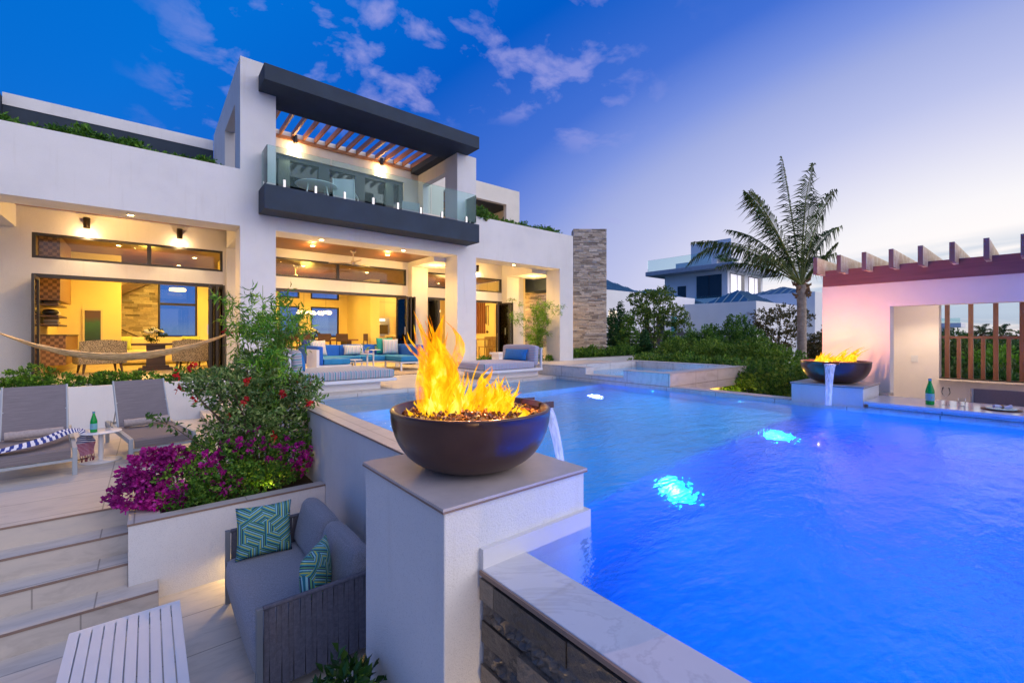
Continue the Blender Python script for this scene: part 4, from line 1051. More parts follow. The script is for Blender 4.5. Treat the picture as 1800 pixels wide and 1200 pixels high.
# striped throw
THR, nt, b = newmat('navy_white_throw'); v = coords(nt, 'UV')
at = nt.nodes.new('ShaderNodeAttribute'); at.attribute_name = 'uu'; sp = nt.nodes.new('ShaderNodeSeparateXYZ'); nt.links.new(at.outputs['Vector'], sp.inputs[0])
fr = mathn(nt, 'FRACT', mathn(nt, 'ADD', mathn(nt, 'MULTIPLY', sp.outputs[0], 34.0), mathn(nt, 'MULTIPLY', sp.outputs[1], 1.5)))
c0 = rampn(nt, fr, [(0, (.74, .76, .84)), (.5, (.025, .05, .26))], True)
endr = mathn(nt, 'GREATER_THAN', sp.outputs[0], .83); fr2 = mathn(nt, 'FRACT', mathn(nt, 'MULTIPLY', sp.outputs[0], 60.0)); c1 = rampn(nt, fr2, [(0, (.30, .03, .12)), (.55, (.6, .4, .5))], True)
nt.links.new(mixn(nt, endr, c0, c1), b.inputs['Base Color']); b.inputs['Roughness'].default_value = .95
pts = [(-1.75, 7.55, -.30), (-1.45, 7.72, -.42), (-1.2, 7.80, -.40), (-1.0, 7.98, -.37), (-.86, 8.22, -.34), (-.76, 8.33, -.345), (-.69, 8.34, -.38), (-.665, 8.33, -.47), (-.655, 8.31, -.58), (-.64, 8.29, -.68)]
def cat(P_, t):
    n = len(P_) - 1; x = t * n; i = min(int(x), n - 1); f = x - i; g_ = lambda k: Vector(P_[max(0, min(n, k))])
    p0, p1, p2, p3 = g_(i - 1), g_(i), g_(i + 1), g_(i + 2)
    return .5 * ((2 * p1) + (p2 - p0) * f + (2 * p0 - 5 * p1 + 4 * p2 - p3) * f * f + (3 * p1 - p0 - 3 * p2 + p3) * f ** 3)
m = MB(); uu = []
NU, NV = 90, 18
def thr(u, v):
    c_ = cat(pts, u); t_ = (cat(pts, min(1, u + .01)) - cat(pts, max(0, u - .01))).normalized()
    s_ = t_.cross(Vector((0, 0, 1))); s_ = s_.normalized() if s_.length > .05 else Vector((0, 1, 0)); nn = s_.cross(t_)
    w_ = .10 + .02 * math.sin(u * 11); a = (v - .5) * 2
    p = c_ + s_ * (a * w_) + nn * (.030 * (1 - a * a) + .012 * math.sin(a * 7 + u * 9)); p.z = max(p.z, TZ + .345 - .02) if u < .72 else p.z
    return tuple(p)
m.grid(thr, NU, NV); th = m.build('striped_throw', THR); tag(th, 'navy and white striped throw with wine red fringe on the leftmost lounger', 'throw')
aa = th.data.attributes.new('uu', 'FLOAT_VECTOR', 'POINT'); aa.data.foreach_set('vector', [q for j in range(NV + 1) for i in range(NU + 1) for q in (i / NU, j / NV, 0)])
m = MB(); g = random.Random(4)
for i in range(12):
    b_ = Vector(thr(1, i / 11)); e = b_ + Vector((g.uniform(-.02, .03), g.uniform(-.02, .02), -.085)); m.tube([b_, (b_ + e) / 2 + Vector((.006, 0, 0)), e], [.003, .003, .006], 6)
m.build('fringe', mk('wine_fringe', (.20, .015, .05), .9), th)
ct = MB(); ct.tube([(-.95, 8.55, TZ + .006), (-.75, 8.5, TZ + .006), (-.66, 8.56, TZ + .006), (-.64, 8.62, TZ + .006)], .006, 6); tag(ct.build('cable', DARKM), 'thin dark cable end lying on the terrace floor by the side table', 'cable')

# ================================================================== LOVESEAT AND TABLE
GFAB = mk('grey_weave', (.20, .215, .26), .95, .34, 110, .9, 210, sheen=.3); BAND = mk('charcoal_band', (.115, .115, .145), .92, .22, 45, .7, 140); LFR = mk('grey_frame', (.17, .19, .21), .5, .05)
ls = thing('loveseat', 'grey woven band loveseat tucked against the pool wall', 'sofa', (.56, 3.30, PF), 0)
D_, L_ = .82, 1.54; ah = .66
def bands(m, x0, x1, y, z0, z1, n, t=.012, axis='x'):
    """leaning webbing bands, each at its own depth so that edges catch the light"""
    g = random.Random(8); w = (x1 - x0) / n
    for k in range(n):
        a, b_ = x0 + w * k, x0 + w * (k + 1); ln = w * (.34 if k % 2 else -.34); o_ = (.0, .0045, .0018, .0062)[k % 4] + .0004 * g.random()
        lo, hi = (a - .08 * w, b_ + .08 * w); P4 = [(lo + ln * .5, z0), (hi + ln * .5 - w * .10, z0), (hi - ln * .5, z1), (lo - ln * .5 + w * .10, z1)]
        P4 = [(min(max(p, x0 + .0002 * k), x1 - .0002 * (n - k)), q) for p, q in P4]
        V = [(p, y - t / 2 - o_, q) for p, q in P4] + [(p, y + t / 2 + o_, q) for p, q in P4]
        V = [(p + (.0006 if i in (1, 2, 5, 6) else 0), yy, zz) for i, (p, yy, zz) in enumerate(V)]
        if axis == 'y': V = [(yy, xx, zz) for xx, yy, zz in V]
        m.hexa(V)
for nm, y in (('arm', .02), ('arm', L_ - .02)):
    m = MB(); bands(m, .03, D_, y, .10, ah, 21); a_ = m.build('arm', BAND, ls)
    MB().tube([(.03, y, ah), (D_, y, ah)], .017, 10).build('top_rail', BAND, a_)
    MB().box(-.012, .028, y - .022, y + .022, 0, ah + .01).build('front_post', LFR, a_, bevel=.003)
m = MB(); bands(m, .03, L_ - .03, D_ - .01, .10, ah, 34, axis='y'); m.build('back', BAND, ls)
MB().box(.03, D_ - .03, .04, L_ - .04, .10, .16).box(D_ - .05, D_ - .01, .0, .04, 0, .1).box(D_ - .05, D_ - .01, L_ - .04, L_, 0, .1).build('base_frame', LFR, ls)
sc = cushion_mb(.80, 1.46, .27, .06, .022, 14); o = sc.build('seat_cushion', GFAB, ls, loc=(.385, L_ / 2, .163))
pts_ = [(.012, .05, .418), (.012, L_ - .05, .418), (.40, L_ - .05, .424), (.76, L_ - .05, .418)]
MB().tube([(.0, .06, .40), (-.004, .4, .404), (-.004, 1.1, .404), (.0, L_ - .06, .40)], .004, 6).tube([(.0, .06, .20), (-.004, .4, .198), (-.004, 1.1, .198), (.0, L_ - .06, .20)], .004, 6).build('piping', GFAB, ls)
for y in (.40, 1.13):
    M = Matrix.Rotation(R(12), 4, 'Y'); o = cushion_mb(.17, .71, .42, .06, .025, 12).build('back_cushion', GFAB, ls, loc=(.62, y, .42)); o.rotation_euler = (0, R(14), 0)
LP, nt, b = newmat('woven_stripe_print'); v = coords(nt)
vo = nt.nodes.new('ShaderNodeTexVoronoi'); vo.feature = 'F1'; vo.inputs['Scale'].default_value = 8.5; vo.inputs['Randomness'].default_value = .75; mp_ = coords(nt, 'Object', (1, .01, 1)); nt.links.new(mp_, vo.inputs['Vector'])
sc_ = nt.nodes.new('ShaderNodeSeparateColor'); nt.links.new(vo.outputs['Color'], sc_.inputs[0])
an = mathn(nt, 'MULTIPLY', mathn(nt, 'FLOOR', mathn(nt, 'MULTIPLY', sc_.outputs[0], 3.0)), 1.0472); sp = nt.nodes.new('ShaderNodeSeparateXYZ'); nt.links.new(v, sp.inputs[0])
q = mathn(nt, 'ADD', mathn(nt, 'MULTIPLY', sp.outputs[0], mathn(nt, 'COSINE', an)), mathn(nt, 'MULTIPLY', sp.outputs[2], mathn(nt, 'SINE', an)))
fr = mathn(nt, 'FRACT', mathn(nt, 'ADD', mathn(nt, 'MULTIPLY', q, 17.0), 40.0))
nt.links.new(rampn(nt, fr, [(0, (.01, .03, .10)), (.14, (.04, .30, .36)), (.32, (.45, .50, .08)), (.46, (.01, .16, .24)), (.60, (.25, .55, .62)), (.74, (.02, .05, .14)), (.86, (.12, .36, .16))], True), b.inputs['Base Color']); b.inputs['Roughness'].default_value = .8
bumpn(nt, b, noisen(nt, v, 200, 2), .2, .002)
def pillow(label, loc, rot, w, h, t_, mat, grp=None):
    o = pillow_mb(w, h, t_, 14).build('pillow', mat, loc=loc, rot=rot, weld=True); tag(o, label, 'pillow', grp)
    m = MB(); e = [(-w / 2, 0, 0), (w / 2, 0, 0), (w / 2, 0, h), (-w / 2, 0, h)]
    return o
pillow('teal and lime patterned pillow on the far end of the loveseat', (.83, 4.60, PF + .44), (R(-12), R(0), R(-8)), .46, .46, .15, LP, 'teal patterned pillows on the loveseat')
pillow('teal and lime patterned pillow leaning behind the near loveseat arm', (1.00, 3.53, PF + .43), (R(-4), R(0), R(52)), .44, .44, .15, LP, 'teal patterned pillows on the loveseat')
tb = thing('slatted_table', 'low white slatted coffee table in front of the steps', 'coffee table', (-.43, 3.1, -1.15 - .03))
n_ = 10; W_ = .625; sw_ = (W_ - .007 * (n_ - 1)) / n_
for k in range(n_):
    x = k * (sw_ + .007); MB().box(x, x + sw_, .045, 1.24, 0, .028).build('slat', WHITEM, tb, bevel=.002)
for ya, yb in ((1.2405, 1.285), (0, .0445)): MB().box(0, W_, ya, yb, -.001, .0278).build('end_board', WHITEM, tb, bevel=.002)
MB().box(.01, W_ - .01, .03, .07, -.05, -.0015).box(.01, W_ - .01, 1.21, 1.25, -.05, -.0015).box(.01, .05, .071, 1.209, -.05, -.0015).box(W_ - .05, W_ - .01, .071, 1.209, -.05, -.0015).build('frame', WHITEM, tb)
for x in (.01, W_ - .05):
    for y in (.03, 1.21): MB().box(x, x + .04, y, y + .04, PF + 1.18, -.051).build('leg', WHITEM, tb)
# low warm wash lights on the patio
def step_light(label, loc, power, aim, colr=(1, .66, .26), spot=150):
    t = thing('step_light', label, 'outdoor light', loc, 0, 'small warm path lights'); MB().lathe([(0, .012), (.02, .012), (.026, 0)], 12).build('lens', GLOW, t)
    MB().lathe([(.026, .0), (.03, .014), (.034, 0)], 12).build('housing', STEEL, t); lamp('SPOT', (0, 0, .03), power, colr, .03, spot=spot, aim=aim, parent=t)
step_light('small warm light glowing on the patio floor behind the loveseat', (1.0, 5.22, -1.30), 14, (-.7, -.35, -1)) if False else None
sl_ = thing('wash_light', 'small warm wash light on the bed wall behind the loveseat', 'outdoor light', (.86, 5.32, -1.22))
MB().box(-.06, .06, -.02, .0, -.02, .02).build('housing', STEEL, sl_); MB().box(-.05, .05, -.018, -.002, -.023, -.0205).build('lens', GLOW, sl_); lamp('SPOT', (0, -.05, -.04), 16, (1, .62, .18), .04, spot=150, aim=(-.35, -.12, -1), parent=sl_)
step_light('warm ground light below the weir wall by the near pedestal', (.98, .95, -1.53), 34, (.2, .35, 1), (1, .64, .28))
step_light('small yellow light hidden among the bougainvillea leaves', (1.05, 5.66, TZ - .09), 6, (.1, .3, 1), (1, .7, .1))

# ================================================================== DAYBEDS, SOFA
DB1 = stripes('teal_stripe', 0, .085, [(0, (.42, .40, .44)), (.30, (.20, .19, .26)), (.40, (.46, .44, .48)), (.66, (.03, .30, .38)), (.82, (.44, .42, .46))])
DB2 = stripes('lilac_stripe', 0, .075, [(0, (.42, .40, .50)), (.30, (.26, .25, .38)), (.42, (.44, .42, .52)), (.74, (.16, .30, .42)), (.86, (.44, .42, .52))])
DB1b = stripes('teal_stripe_back', 2, .085, [(0, (.42, .40, .44)), (.30, (.20, .19, .26)), (.40, (.46, .44, .48)), (.66, (.03, .30, .38)), (.82, (.44, .42, .46))])
BLUEP = mk('cobalt_canvas', (.012, .17, .50), .8, .08, 20, .2, 200)
def daybed(label, x0, L, mirror, mat, matb, plabel):
    t = thing('daybed', label, 'daybed', (x0, 7.38, 0), 0, 'striped daybeds at the pool edge'); s = -1 if mirror else 1
    X = lambda a, b_: (min(s * a, s * b_), max(s * a, s * b_))
    a, b_ = X(.0, L - .22); MB().box(a, b_, .14, 1.16, 0, .135).build('base', WHITEM, t, bevel=.004)
    a, b_ = X(-.02, L + .02); MB().box(a, b_, .0, 1.27, .136, .19).build('platform', WHITEM, t, bevel=.005)
    a, b_ = X(.20, L); MBc = cushion_mb(b_ - a, 1.22, .155, .035, .012, 12); MBc.build('mattress', mat, t, loc=((a + b_) / 2, .64, .19))
    o = cushion_mb(.16, 1.18, .46, .05, .02, 10).build('back_cushion', matb, t, loc=(s * .14, .64, .24)); o.rotation_euler = (0, R(-4 * s), 0)
    for k in range(7):
        y = .04 + k * 1.19 / 6; MB().box(s * -.0 - .015, s * -.0 + .015, y - .03, y + .03, .19, .62).build('back_slat', WHITEM if k in (0, 6) else LOUNGEF, t)
    MB().box(s * 0 - .02, s * 0 + .02, .0, 1.27, .621, .645).build('back_rail', WHITEM, t)
    return t
daybed('white daybed with teal striped cushions behind the flowering shrub', 1.68, 1.72, False, DB1, DB1b, '')
daybed('white daybed with lilac striped cushions near the spa', 6.98, 1.60, True, DB2, stripes('lilac_stripe_back', 2, .075, [(0, (.42, .40, .50)), (.30, (.26, .25, .38)), (.42, (.44, .42, .52)), (.74, (.16, .30, .42)), (.86, (.44, .42, .52))]), '')
pillow('small blue pillow against the back of the teal striped daybed', (1.98, 7.95, .345), (R(-14), 0, R(90)), .42, .36, .14, BLUEP)
pillow('long blue pillow on the lilac striped daybed', (6.66, 8.0, .345), (R(-18), 0, R(-86)), .78, .28, .15, BLUEP)
# blue sectional
BL = mk('royal_blue_canvas', (.006, .115, .52), .75, .10, 8, .15, 200); BLs = mk('teal_blue_canvas', (.010, .20, .46), .75, .10, 8, .15, 200)
sf = thing('sectional_sofa', 'royal blue sectional sofa with white frame under the loggia', 'sofa', (3.0, 10.65, 0))
def fr_(m, x0, x1, y0, y1): m.box(x0, x1, y0, y1, .20, .235)
m = MB(); fr_(m, 0, .78, 0, 1.75); fr_(m, .78, 2.05, .98, 1.75); fr_(m, 2.05, 2.75, 0.0, 1.75); m.build('frame', WHITEM, sf)
for x, y in ((.02, .02), (.74, .02), (.02, 1.70), (2.07, .02), (2.70, .02), (2.70, 1.70), (1.4, .99), (2.07, 1.0), (1.4, 1.7)):
    MB().box(x - .02, x + .02, y - .02, y + .02, 0, .199).build('leg', WHITEM, sf)
MB().box(-.03, .0, -.0, .75, .10, .60).box(-.03, .03, -.03, -.001, 0, .60).box(-.03, .0, .751, .79, .1, .6).build('arm_frame', WHITEM, sf)
MB().box(2.751, 2.79, -.02, .02, 0, .56).box(2.751, 2.79, 1.7, 1.74, 0, .56).build('arm_frame', WHITEM, sf)
for nm, x0, x1, y0, y1 in (('seat_cushion', .14, .76, .0, .93), ('seat_cushion', .14, 1.38, .94, 1.56), ('seat_cushion', 1.39, 2.04, .94, 1.56), ('seat_cushion', 2.06, 2.60, .0, 1.56)):
    cushion_mb(x1 - x0, y1 - y0, .15, .03, .008, 8).build(nm, BLs, sf, loc=((x0 + x1) / 2, (y0 + y1) / 2, .236))
for x0, x1, y0, y1 in ((.0, .135, .02, 1.56), (.0, 1.0, 1.57, 1.71), (1.01, 2.0, 1.57, 1.71), (2.01, 2.745, 1.57, 1.71), (2.61, 2.745, .02, 1.56)):
    cushion_mb(x1 - x0, y1 - y0, .44, .025, .006, 8).build('back_cushion', BL, sf, loc=((x0 + x1) / 2, (y0 + y1) / 2, .236))
STR = stripes('painted_stripe', 0, .115, [(0, (.62, .58, .56)), (.14, (.16, .28, .50)), (.24, (.66, .62, .58)), (.42, (.40, .38, .36)), (.52, (.20, .46, .56)), (.62, (.70, .66, .62)), (.80, (.30, .28, .50)), (.88, (.6, .56, .52))])
GRN = mk('jade_canvas', (.01, .30, .26), .8, .05); NAV = mk('navy_canvas', (.008, .02, .16), .8, .05)
pillow('square painted stripe pillow at the left end of the blue sofa', (3.42, 11.96, .40), (R(-16), 0, R(12)), .42, .42, .14, STR, 'striped pillows on the blue sofa')
pillow('long low painted stripe pillow in the middle of the blue sofa', (4.35, 12.06, .40), (R(-16), 0, 0), .56, .28, .14, STR, 'striped pillows on the blue sofa')
pillow('square painted stripe pillow in front of the jade pillow', (5.30, 11.83, .40), (R(-14), 0, R(-14)), .44, .44, .14, STR, 'striped pillows on the blue sofa')
pillow('plain jade green pillow behind the striped one', (5.20, 12.00, .41), (R(-12), 0, R(-14)), .46, .46, .12, GRN)
pillow('plain navy pillow at the left end of the blue sofa', (3.22, 12.06, .40), (R(-10), 0, R(18)), .44, .44, .12, NAV)
for lab, x, y, h, r_ in (('lowest of the three white round tables before the blue sofa', 3.90, 10.75, .34, .17), ('middle sized white round table carrying the small plant', 4.30, 11.0, .47, .17), ('tallest of the three white round tables before the blue sofa', 4.52, 11.15, .56, .18)):
    t = thing('nesting_table', lab, 'side table', (x, y, 0), 0, 'three white nesting tables')
    MB().lathe([(0, 0), (.12, 0), (.12, .01), (0, .012)], 24).build('base', WHITEM, t); MB().tube([(0, 0, .011), (0, 0, h - .012)], .022, 10).build('stem', WHITEM, t); MB().lathe([(0, h - .012), (r_, h - .012), (r_, h), (0, h)], 28).build('table_top', WHITEM, t)
pp = thing('potted_plant', 'small leafy sprig in a pale pot on the middle table', 'plant', (4.28, 10.98, .4705))
MB().lathe([(0, 0), (.05, 0), (.055, .06), (.03, .09), (0, .09)], 16).build('pot', mk('peach_pot', (.6, .42, .36)), pp)
for a in (-1, 1): MB().tube([(0, 0, .08), (a * .08 * .77, -a * .08 * .63, .17), (a * .2 * .77, -a * .2 * .63, .13)], [.004, .003, .001], 6).build('stem', mk('lime_stem', (.2, .35, .03)), pp)
rosettes([(.12 * .77, -.12 * .63, .16, .07, .07, .02, 3), (-.12 * .77, .12 * .63, .16, .07, .07, .02, 3)], .09, .4, 3, seed=3).build('foliage', leafmat('lime_leaf', (.12, .25, .02), (.25, .4, .04)), pp)
rug = MB().box(3.3, 5.8, 9.72, 11.6, .001, .012).build('rug', mk('sisal_rug', (.44, .34, .22), .95, .2, 30, .5, 90)); tag(rug, 'thin sisal rug with dark fringe before the blue sofa', 'rug')
m = MB(); g = random.Random(2)
for k in range(90): x = 3.3 + k * .0278; m.tube([(x, 9.72, .006), (x + g.uniform(-.02, .02), 9.69 + g.uniform(-.01, .01), .008)], .007, 5)
m.build('fringe', mk('dark_fringe', (.05, .03, .02)), rug)
# low white garden bench by the right bay
gb = thing('garden_bench', 'low white slab bench behind the lilac striped daybed', 'bench', (7.9, 10.2, 0))
MB().box(0, 1.5, 0, .45, .36, .42).build('seat', WHITEM, gb, bevel=.004); MB().box(1.0, 1.4, .05, .4, 0, .359).build('leg', WHITEM, gb); MB().box(.05, .2, .05, .4, 0, .359).build('leg', WHITEM, gb)

# ---- balcony rail, furniture
GP = glass('balustrade_glass', (.84, .96, .95), -.01, .02, thick=(.42, .72, .70), ior=1.28)
gr = thing('glass_balustrade', 'frameless glass balustrade along the upper balcony edge', 'balustrade')
xs = [1.96, 3.3, 4.62, 5.93, 7.41]
for i in range(4):
    p = MB().box(xs[i] + (.0 if i else .012), xs[i + 1] - .02, 10.62, 10.632, 4.22, 5.02).build('pane', GP, gr)
p = MB().box(1.96, 1.972, 10.633, YF - .01, 4.22, 5.02).build('pane', GP, gr); p = MB().box(7.395, 7.407, 10.633, YF - .01, 4.22, 5.02).build('pane', GP, gr)
for x in (2.3, 2.95, 3.6, 4.3, 4.95, 5.6, 6.25, 7.05): MB().box(x - .025, x + .025, 10.600, 10.6185, 4.161, 4.33).box(x - .025, x + .025, 10.6335, 10.65, 4.161, 4.33).build('spigot', STEEL, gr, bevel=.002)
for x in (1.966, 7.401): MB().box(x - .022, x - .0065, 10.9, 10.95, 4.161, 4.30).build('spigot', STEEL, gr)
bt = thing('balcony_table', 'round pale glass topped table on the upper balcony', 'table', (3.44, 12.3, 4.166))
TEALW = mk('pale_teal_paint', (.62, .74, .74), .4, .04)
MB().lathe([(0, .70), (.50, .70), (.52, .715), (.50, .73), (0, .73)], 40).build('table_top', TEALW, bt)
for k in range(4): a = k * PI / 2 + .6; MB().tube([(.45 * math.cos(a), .45 * math.sin(a), 0), (.3 * math.cos(a), .3 * math.sin(a), .70)], .018, 8).build('leg', TEALW, bt)
t = thing('balcony_chair', 'white sling chair beside the round table on the balcony', 'chair', (4.25, 12.4, 4.166), R(150))
w = .54
for sx in (-1, 1):
    MB().tube([(sx * w / 2, -.26, 0), (sx * w / 2, -.25, .62)], .016, 8).build('leg', TEALW, t); MB().tube([(sx * w / 2, .24, 0), (sx * w / 2, .26, .45), (sx * w / 2, .38, .98)], .016, 8).build('leg', TEALW, t); MB().box(sx * w / 2 - .022, sx * w / 2 + .022, -.28, .28, .621, .64).build('arm', TEALW, t)
MB().box(-w / 2 + .017, w / 2 - .017, -.26, .25, .42, .44).build('seat', TEALW, t); MB().grid(lambda u, v: ((u - .5) * w, .25 + .12 * v + .02 * math.sin(u * PI), .44 + .53 * v), 8, 6).build('backrest', TEALW, t)
t2 = dup(t, (6.5, 13.2, 4.166), R(170), 'white sling chair alone at the right end of the balcony')
t['group'] = 'white chairs on the balcony'; t2['group'] = 'white chairs on the balcony'
# ceiling fan over sofa
FANM = mk('fan_bronze', (.50, .42, .32), .45, .1)
def fan(label, x, y, z, ph):
    t = thing('ceiling_fan', label, 'ceiling fan', (x, y, z), 0, 'three bladed ceiling fans'); MB().lathe([(0, 0), (.08, 0), (.06, -.06), (0, -.062)], 20).build('canopy', FANM, t); MB().tube([(0, 0, -.06), (0, 0, -.30)], .014, 10).build('rod', FANM, t)
    MB().lathe([(0, -.29), (.05, -.30), (.07, -.34), (.05, -.40), (0, -.41)], 20).build('motor', FANM, t)
    for k in range(3):
        M = Matrix.Rotation(ph + k * 2 * PI / 3, 4, 'Z') @ Matrix.Translation((0, 0, -.35)) @ Matrix.Rotation(R(10), 4, 'X')
        m = MB(); poly = [(.05, -.03), (.25, -.075), (.5, -.07), (.68, -.02), (.66, .02), (.45, .05), (.2, .045), (.05, .03)]; m.prism(poly, -.006, .006, M); m.build('blade', FANM, t)
fan('ceiling fan turning under the teak ceiling above the blue sofa', 4.55, 12.7, 3.36, .5)
fan('ceiling fan inside, behind the clerestory window of the middle room', 3.9, 16.4, 3.30, .9)
# hammock
HM, nt, b = newmat('hammock_cord'); v = coords(nt, 'Object', (6, 60, 60)); n = noisen(nt, v, 1.5, 4, .6); nt.links.new(rampn(nt, n, [(.3, (.40, .26, .12)), (.6, (.72, .56, .34))]), b.inputs['Base Color']); b.inputs['Roughness'].default_value = .95
hk = thing('hammock', 'cream cord hammock slung across the left bay', 'hammock')
def hc(t): return Vector((-2.12 + 3.67 * t, 11.95, 1.02 + .02 * t - 2.45 * t * (1 - t) * (1 + .22 * (.5 - t)) * .93))
def hw(u, v):
    c_ = hc(u); w_ = .015 + .16 * math.sin(PI * u) ** .8; a = (v - .5) * 2; return (c_.x, c_.y + a * w_, c_.z + .085 * math.sin(PI * u) * (a * a) * 1.3 - .03 * (1 - a * a) * math.sin(PI * u) + .006 * math.sin(u * 170 + a * 5))
m = MB(); m.grid(hw, 90, 10)
m.build('bed', HM, hk)
m = MB()
for k in range(13): m.tube([hw(i / 36, k / 12) for i in range(37)], .0075, 5)
m.build('cords', HM, hk)
for x, s in ((-2.12, 1), (1.549, -1)): MB().tube([(x, 11.95, 1.03), (x + s * .03, 11.95, 1.02)], .018, 8).build('hook', STEEL, hk)

# ================================================================== INSIDE THE LIVING ROOM
SPK, nt, b = newmat('speckled_fabric'); v = coords(nt); vo = nt.nodes.new('ShaderNodeTexVoronoi'); vo.inputs['Scale'].default_value = 46; nt.links.new(v, vo.inputs['Vector'])
nt.links.new(rampn(nt, vo.outputs['Distance'], [(.35, (.07, .055, .04)), (.5, (.42, .36, .26))]), b.inputs['Base Color']); b.inputs['Roughness'].default_value = .95
DW = wood('dark_walnut', (.045, .022, .012), (.09, .045, .025), 0, 0, .4); SOFC = mk('cream_upholstery', (.70, .60, .40), .9, .05, 4, .2, 160); LIMEP = mk('lime_fabric', (.42, .52, .16), .85, .05)
def armchair(label, x, y, rz):
    t = thing('armchair', label, 'armchair', (x, y, .006), rz, 'speckled armchairs in the living room')
    cushion_mb(.78, .70, .22, .05, .02, 8).build('seat', SPK, t, loc=(0, 0, .22)); 
    MB().grid(lambda u, v: ((u - .5) * .86, .34 + .10 * v - .10 * (2 * u - 1) ** 2, .24 + v * (.55 + .03 * math.cos((u - .5) * 4))), 12, 6).grid(lambda u, v: ((.5 - u) * .86, .42 + .10 * v - .10 * (2 * u - 1) ** 2, .24 + v * (.55 + .03 * math.cos((u - .5) * 4))), 12, 6).build('backrest', SPK, t)
    for s in (-1, 1): cushion_mb(.12, .74, .36, .05, .01, 6).build('arm', SPK, t, loc=(s * .40, -.02, .22))
    for sx in (-1, 1):
        for sy in (-1, 1): MB().tube([(sx * .33, sy * .28, .23), (sx * .36, sy * .31, 0)], [.032, .018], 8).build('leg', DW, t)
    return t
armchair('speckled armchair seen from behind at the left, under the hammock', -.92, 15.0, R(-166))
armchair('speckled armchair beside it, facing the coffee table', -.30, 15.9, R(-195)) if False else None
armchair('speckled armchair at the right of the dark coffee table', .98, 14.9, R(-190))
armchair('speckled armchair half behind the folded doors', 1.32, 16.2, R(-250))
so = thing('cream_sofa', 'long cream sofa against the stone wall', 'sofa', (.1, 18.4, .006))
cushion_mb(2.6, .85, .40, .06, .02, 8).build('seat', SOFC, so, loc=(0, 0, .05)); cushion_mb(2.6, .22, .80, .07, .02, 8).build('backrest', SOFC, so, loc=(0, .42, .05))
for s in (-1, 1): cushion_mb(.2, .9, .62, .06, .01, 6).build('arm', SOFC, so, loc=(s * 1.32, 0, .05))
pillow('lime green pillow at the left end of the cream sofa', (-.62, 18.12, .48), (R(-16), 0, R(8)), .5, .44, .14, LIMEP, 'lime pillows on the cream sofa'); pillow('lime green pillow at the right end of the cream sofa', (1.10, 18.12, .48), (R(-16), 0, R(-8)), .5, .44, .14, LIMEP, 'lime pillows on the cream sofa')
tt = thing('coffee_table', 'dark wood pedestal table carrying the white flowers', 'table', (.16, 15.3, .006))
MB().box(-.5, .5, -.35, .35, .66, .71).build('table_top', DW, tt, bevel=.004); MB().box(-.2, .2, -.16, .16, .12, .659).build('pedestal', DW, tt); MB().box(-.36, .36, -.26, .26, 0, .06).box(-.28, .28, -.2, .2, .0601, .119).build('base', DW, tt)
def bouquet(name, label, loc, r_, colr, vase=True):
    t = thing(name, label, 'flowers', loc)
    MB().lathe([(0, 0), (.06, 0), (.09, .07), (.06, .16), (.055, .16), (.08, .07), (0, .01)], 20).build('vase', CLEAR, t)
    rosettes([(0, 0, .22, r_ * 1.2, r_ * 1.2, .14, 60)], .07, .4, 5, seed=4).build('leaves', leafmat('dark_leaf', (.01, .03, .008), (.03, .07, .015)), t)
    m = MB(); g = random.Random(3)
    for i in range(13):
        a = g.uniform(0, 6.28); q = r_ * math.sqrt(g.random()); c_ = (q * math.cos(a), q * math.sin(a), .30 + .10 * (1 - q / r_) + g.uniform(-.03, .03)); m.lathe([(0, -.04), (.04, -.025), (.052, 0), (.04, .028), (0, .035)], 10, c_)
    m.build('blooms', colr, t); return t
WF = mk('white_petals', (.80, .78, .62), .8, .1, 40, .8, 60)
bouquet('flower_vase', 'white roses in a glass vase on the dark coffee table', (.12, 15.25, .717), .19, WF)
lc = thing('wall_cabinet', 'woven front wooden cabinet along the left wall of the living room', 'cabinet', (-1.949, 15.0, 0))
CABW, nt, b = newmat('woven_wood'); v = coords(nt, 'World'); br = nt.nodes.new('ShaderNodeTexChecker'); br.inputs['Scale'].default_value = 14; nt.links.new(v, br.inputs['Vector']); br.inputs[1].default_value = (.13, .062, .026, 1); br.inputs[2].default_value = (.32, .17, .075, 1); nt.links.new(br.outputs[0], b.inputs['Base Color']); b.inputs['Roughness'].default_value = .5; bumpn(nt, b, br.outputs[1], .5, .02)
MB().box(0, .42, 0, 2.4, .22, .92).build('cabinet', CABW, lc); MB().box(0, .44, -.01, 2.41, .921, .95).build('top', DW, lc)
uc = thing('wall_cabinet', 'woven front wooden cabinet hung high on the left wall', 'cabinet', (-1.949, 14.7, 1.75)); MB().box(0, .36, 0, 1.9, 0, 1.5).build('cabinet', CABW, uc)
for i, z in enumerate((1.02 + .13, 1.36, 1.62 + .0)):
    s = MB().box(-1.949, -1.60, 14.55, 15.95, z, z + .04).build('wall_shelf', DW); tag(s, ('lowest', 'middle', 'topmost')[i] + ' wooden shelf on the left wall of the living room', 'shelf', 'wooden wall shelves')
g = random.Random(6); BK = [mk('book_ivory', (.6, .5, .32)), mk('book_brown', (.2, .12, .06)), mk('book_grey', (.3, .3, .25))]
for sh, z in ((0, 1.19), (2, 1.66)):
    for k in range(7):
        b_ = MB().box(-.12, .12, -.16, .16, 0, .03).build('book', BK[k % 3], loc=(-1.78 + g.uniform(-.01, .01), 15.2, z + k * .0305), rot=(0, 0, g.uniform(-.1, .1))); tag(b_, ('bottom', 'second', 'third', 'fourth', 'fifth', 'sixth', 'top')[k] + ' book of the pile on the ' + ('lowest' if sh == 0 else 'topmost') + ' wall shelf', 'book', 'books piled on the wall shelves')
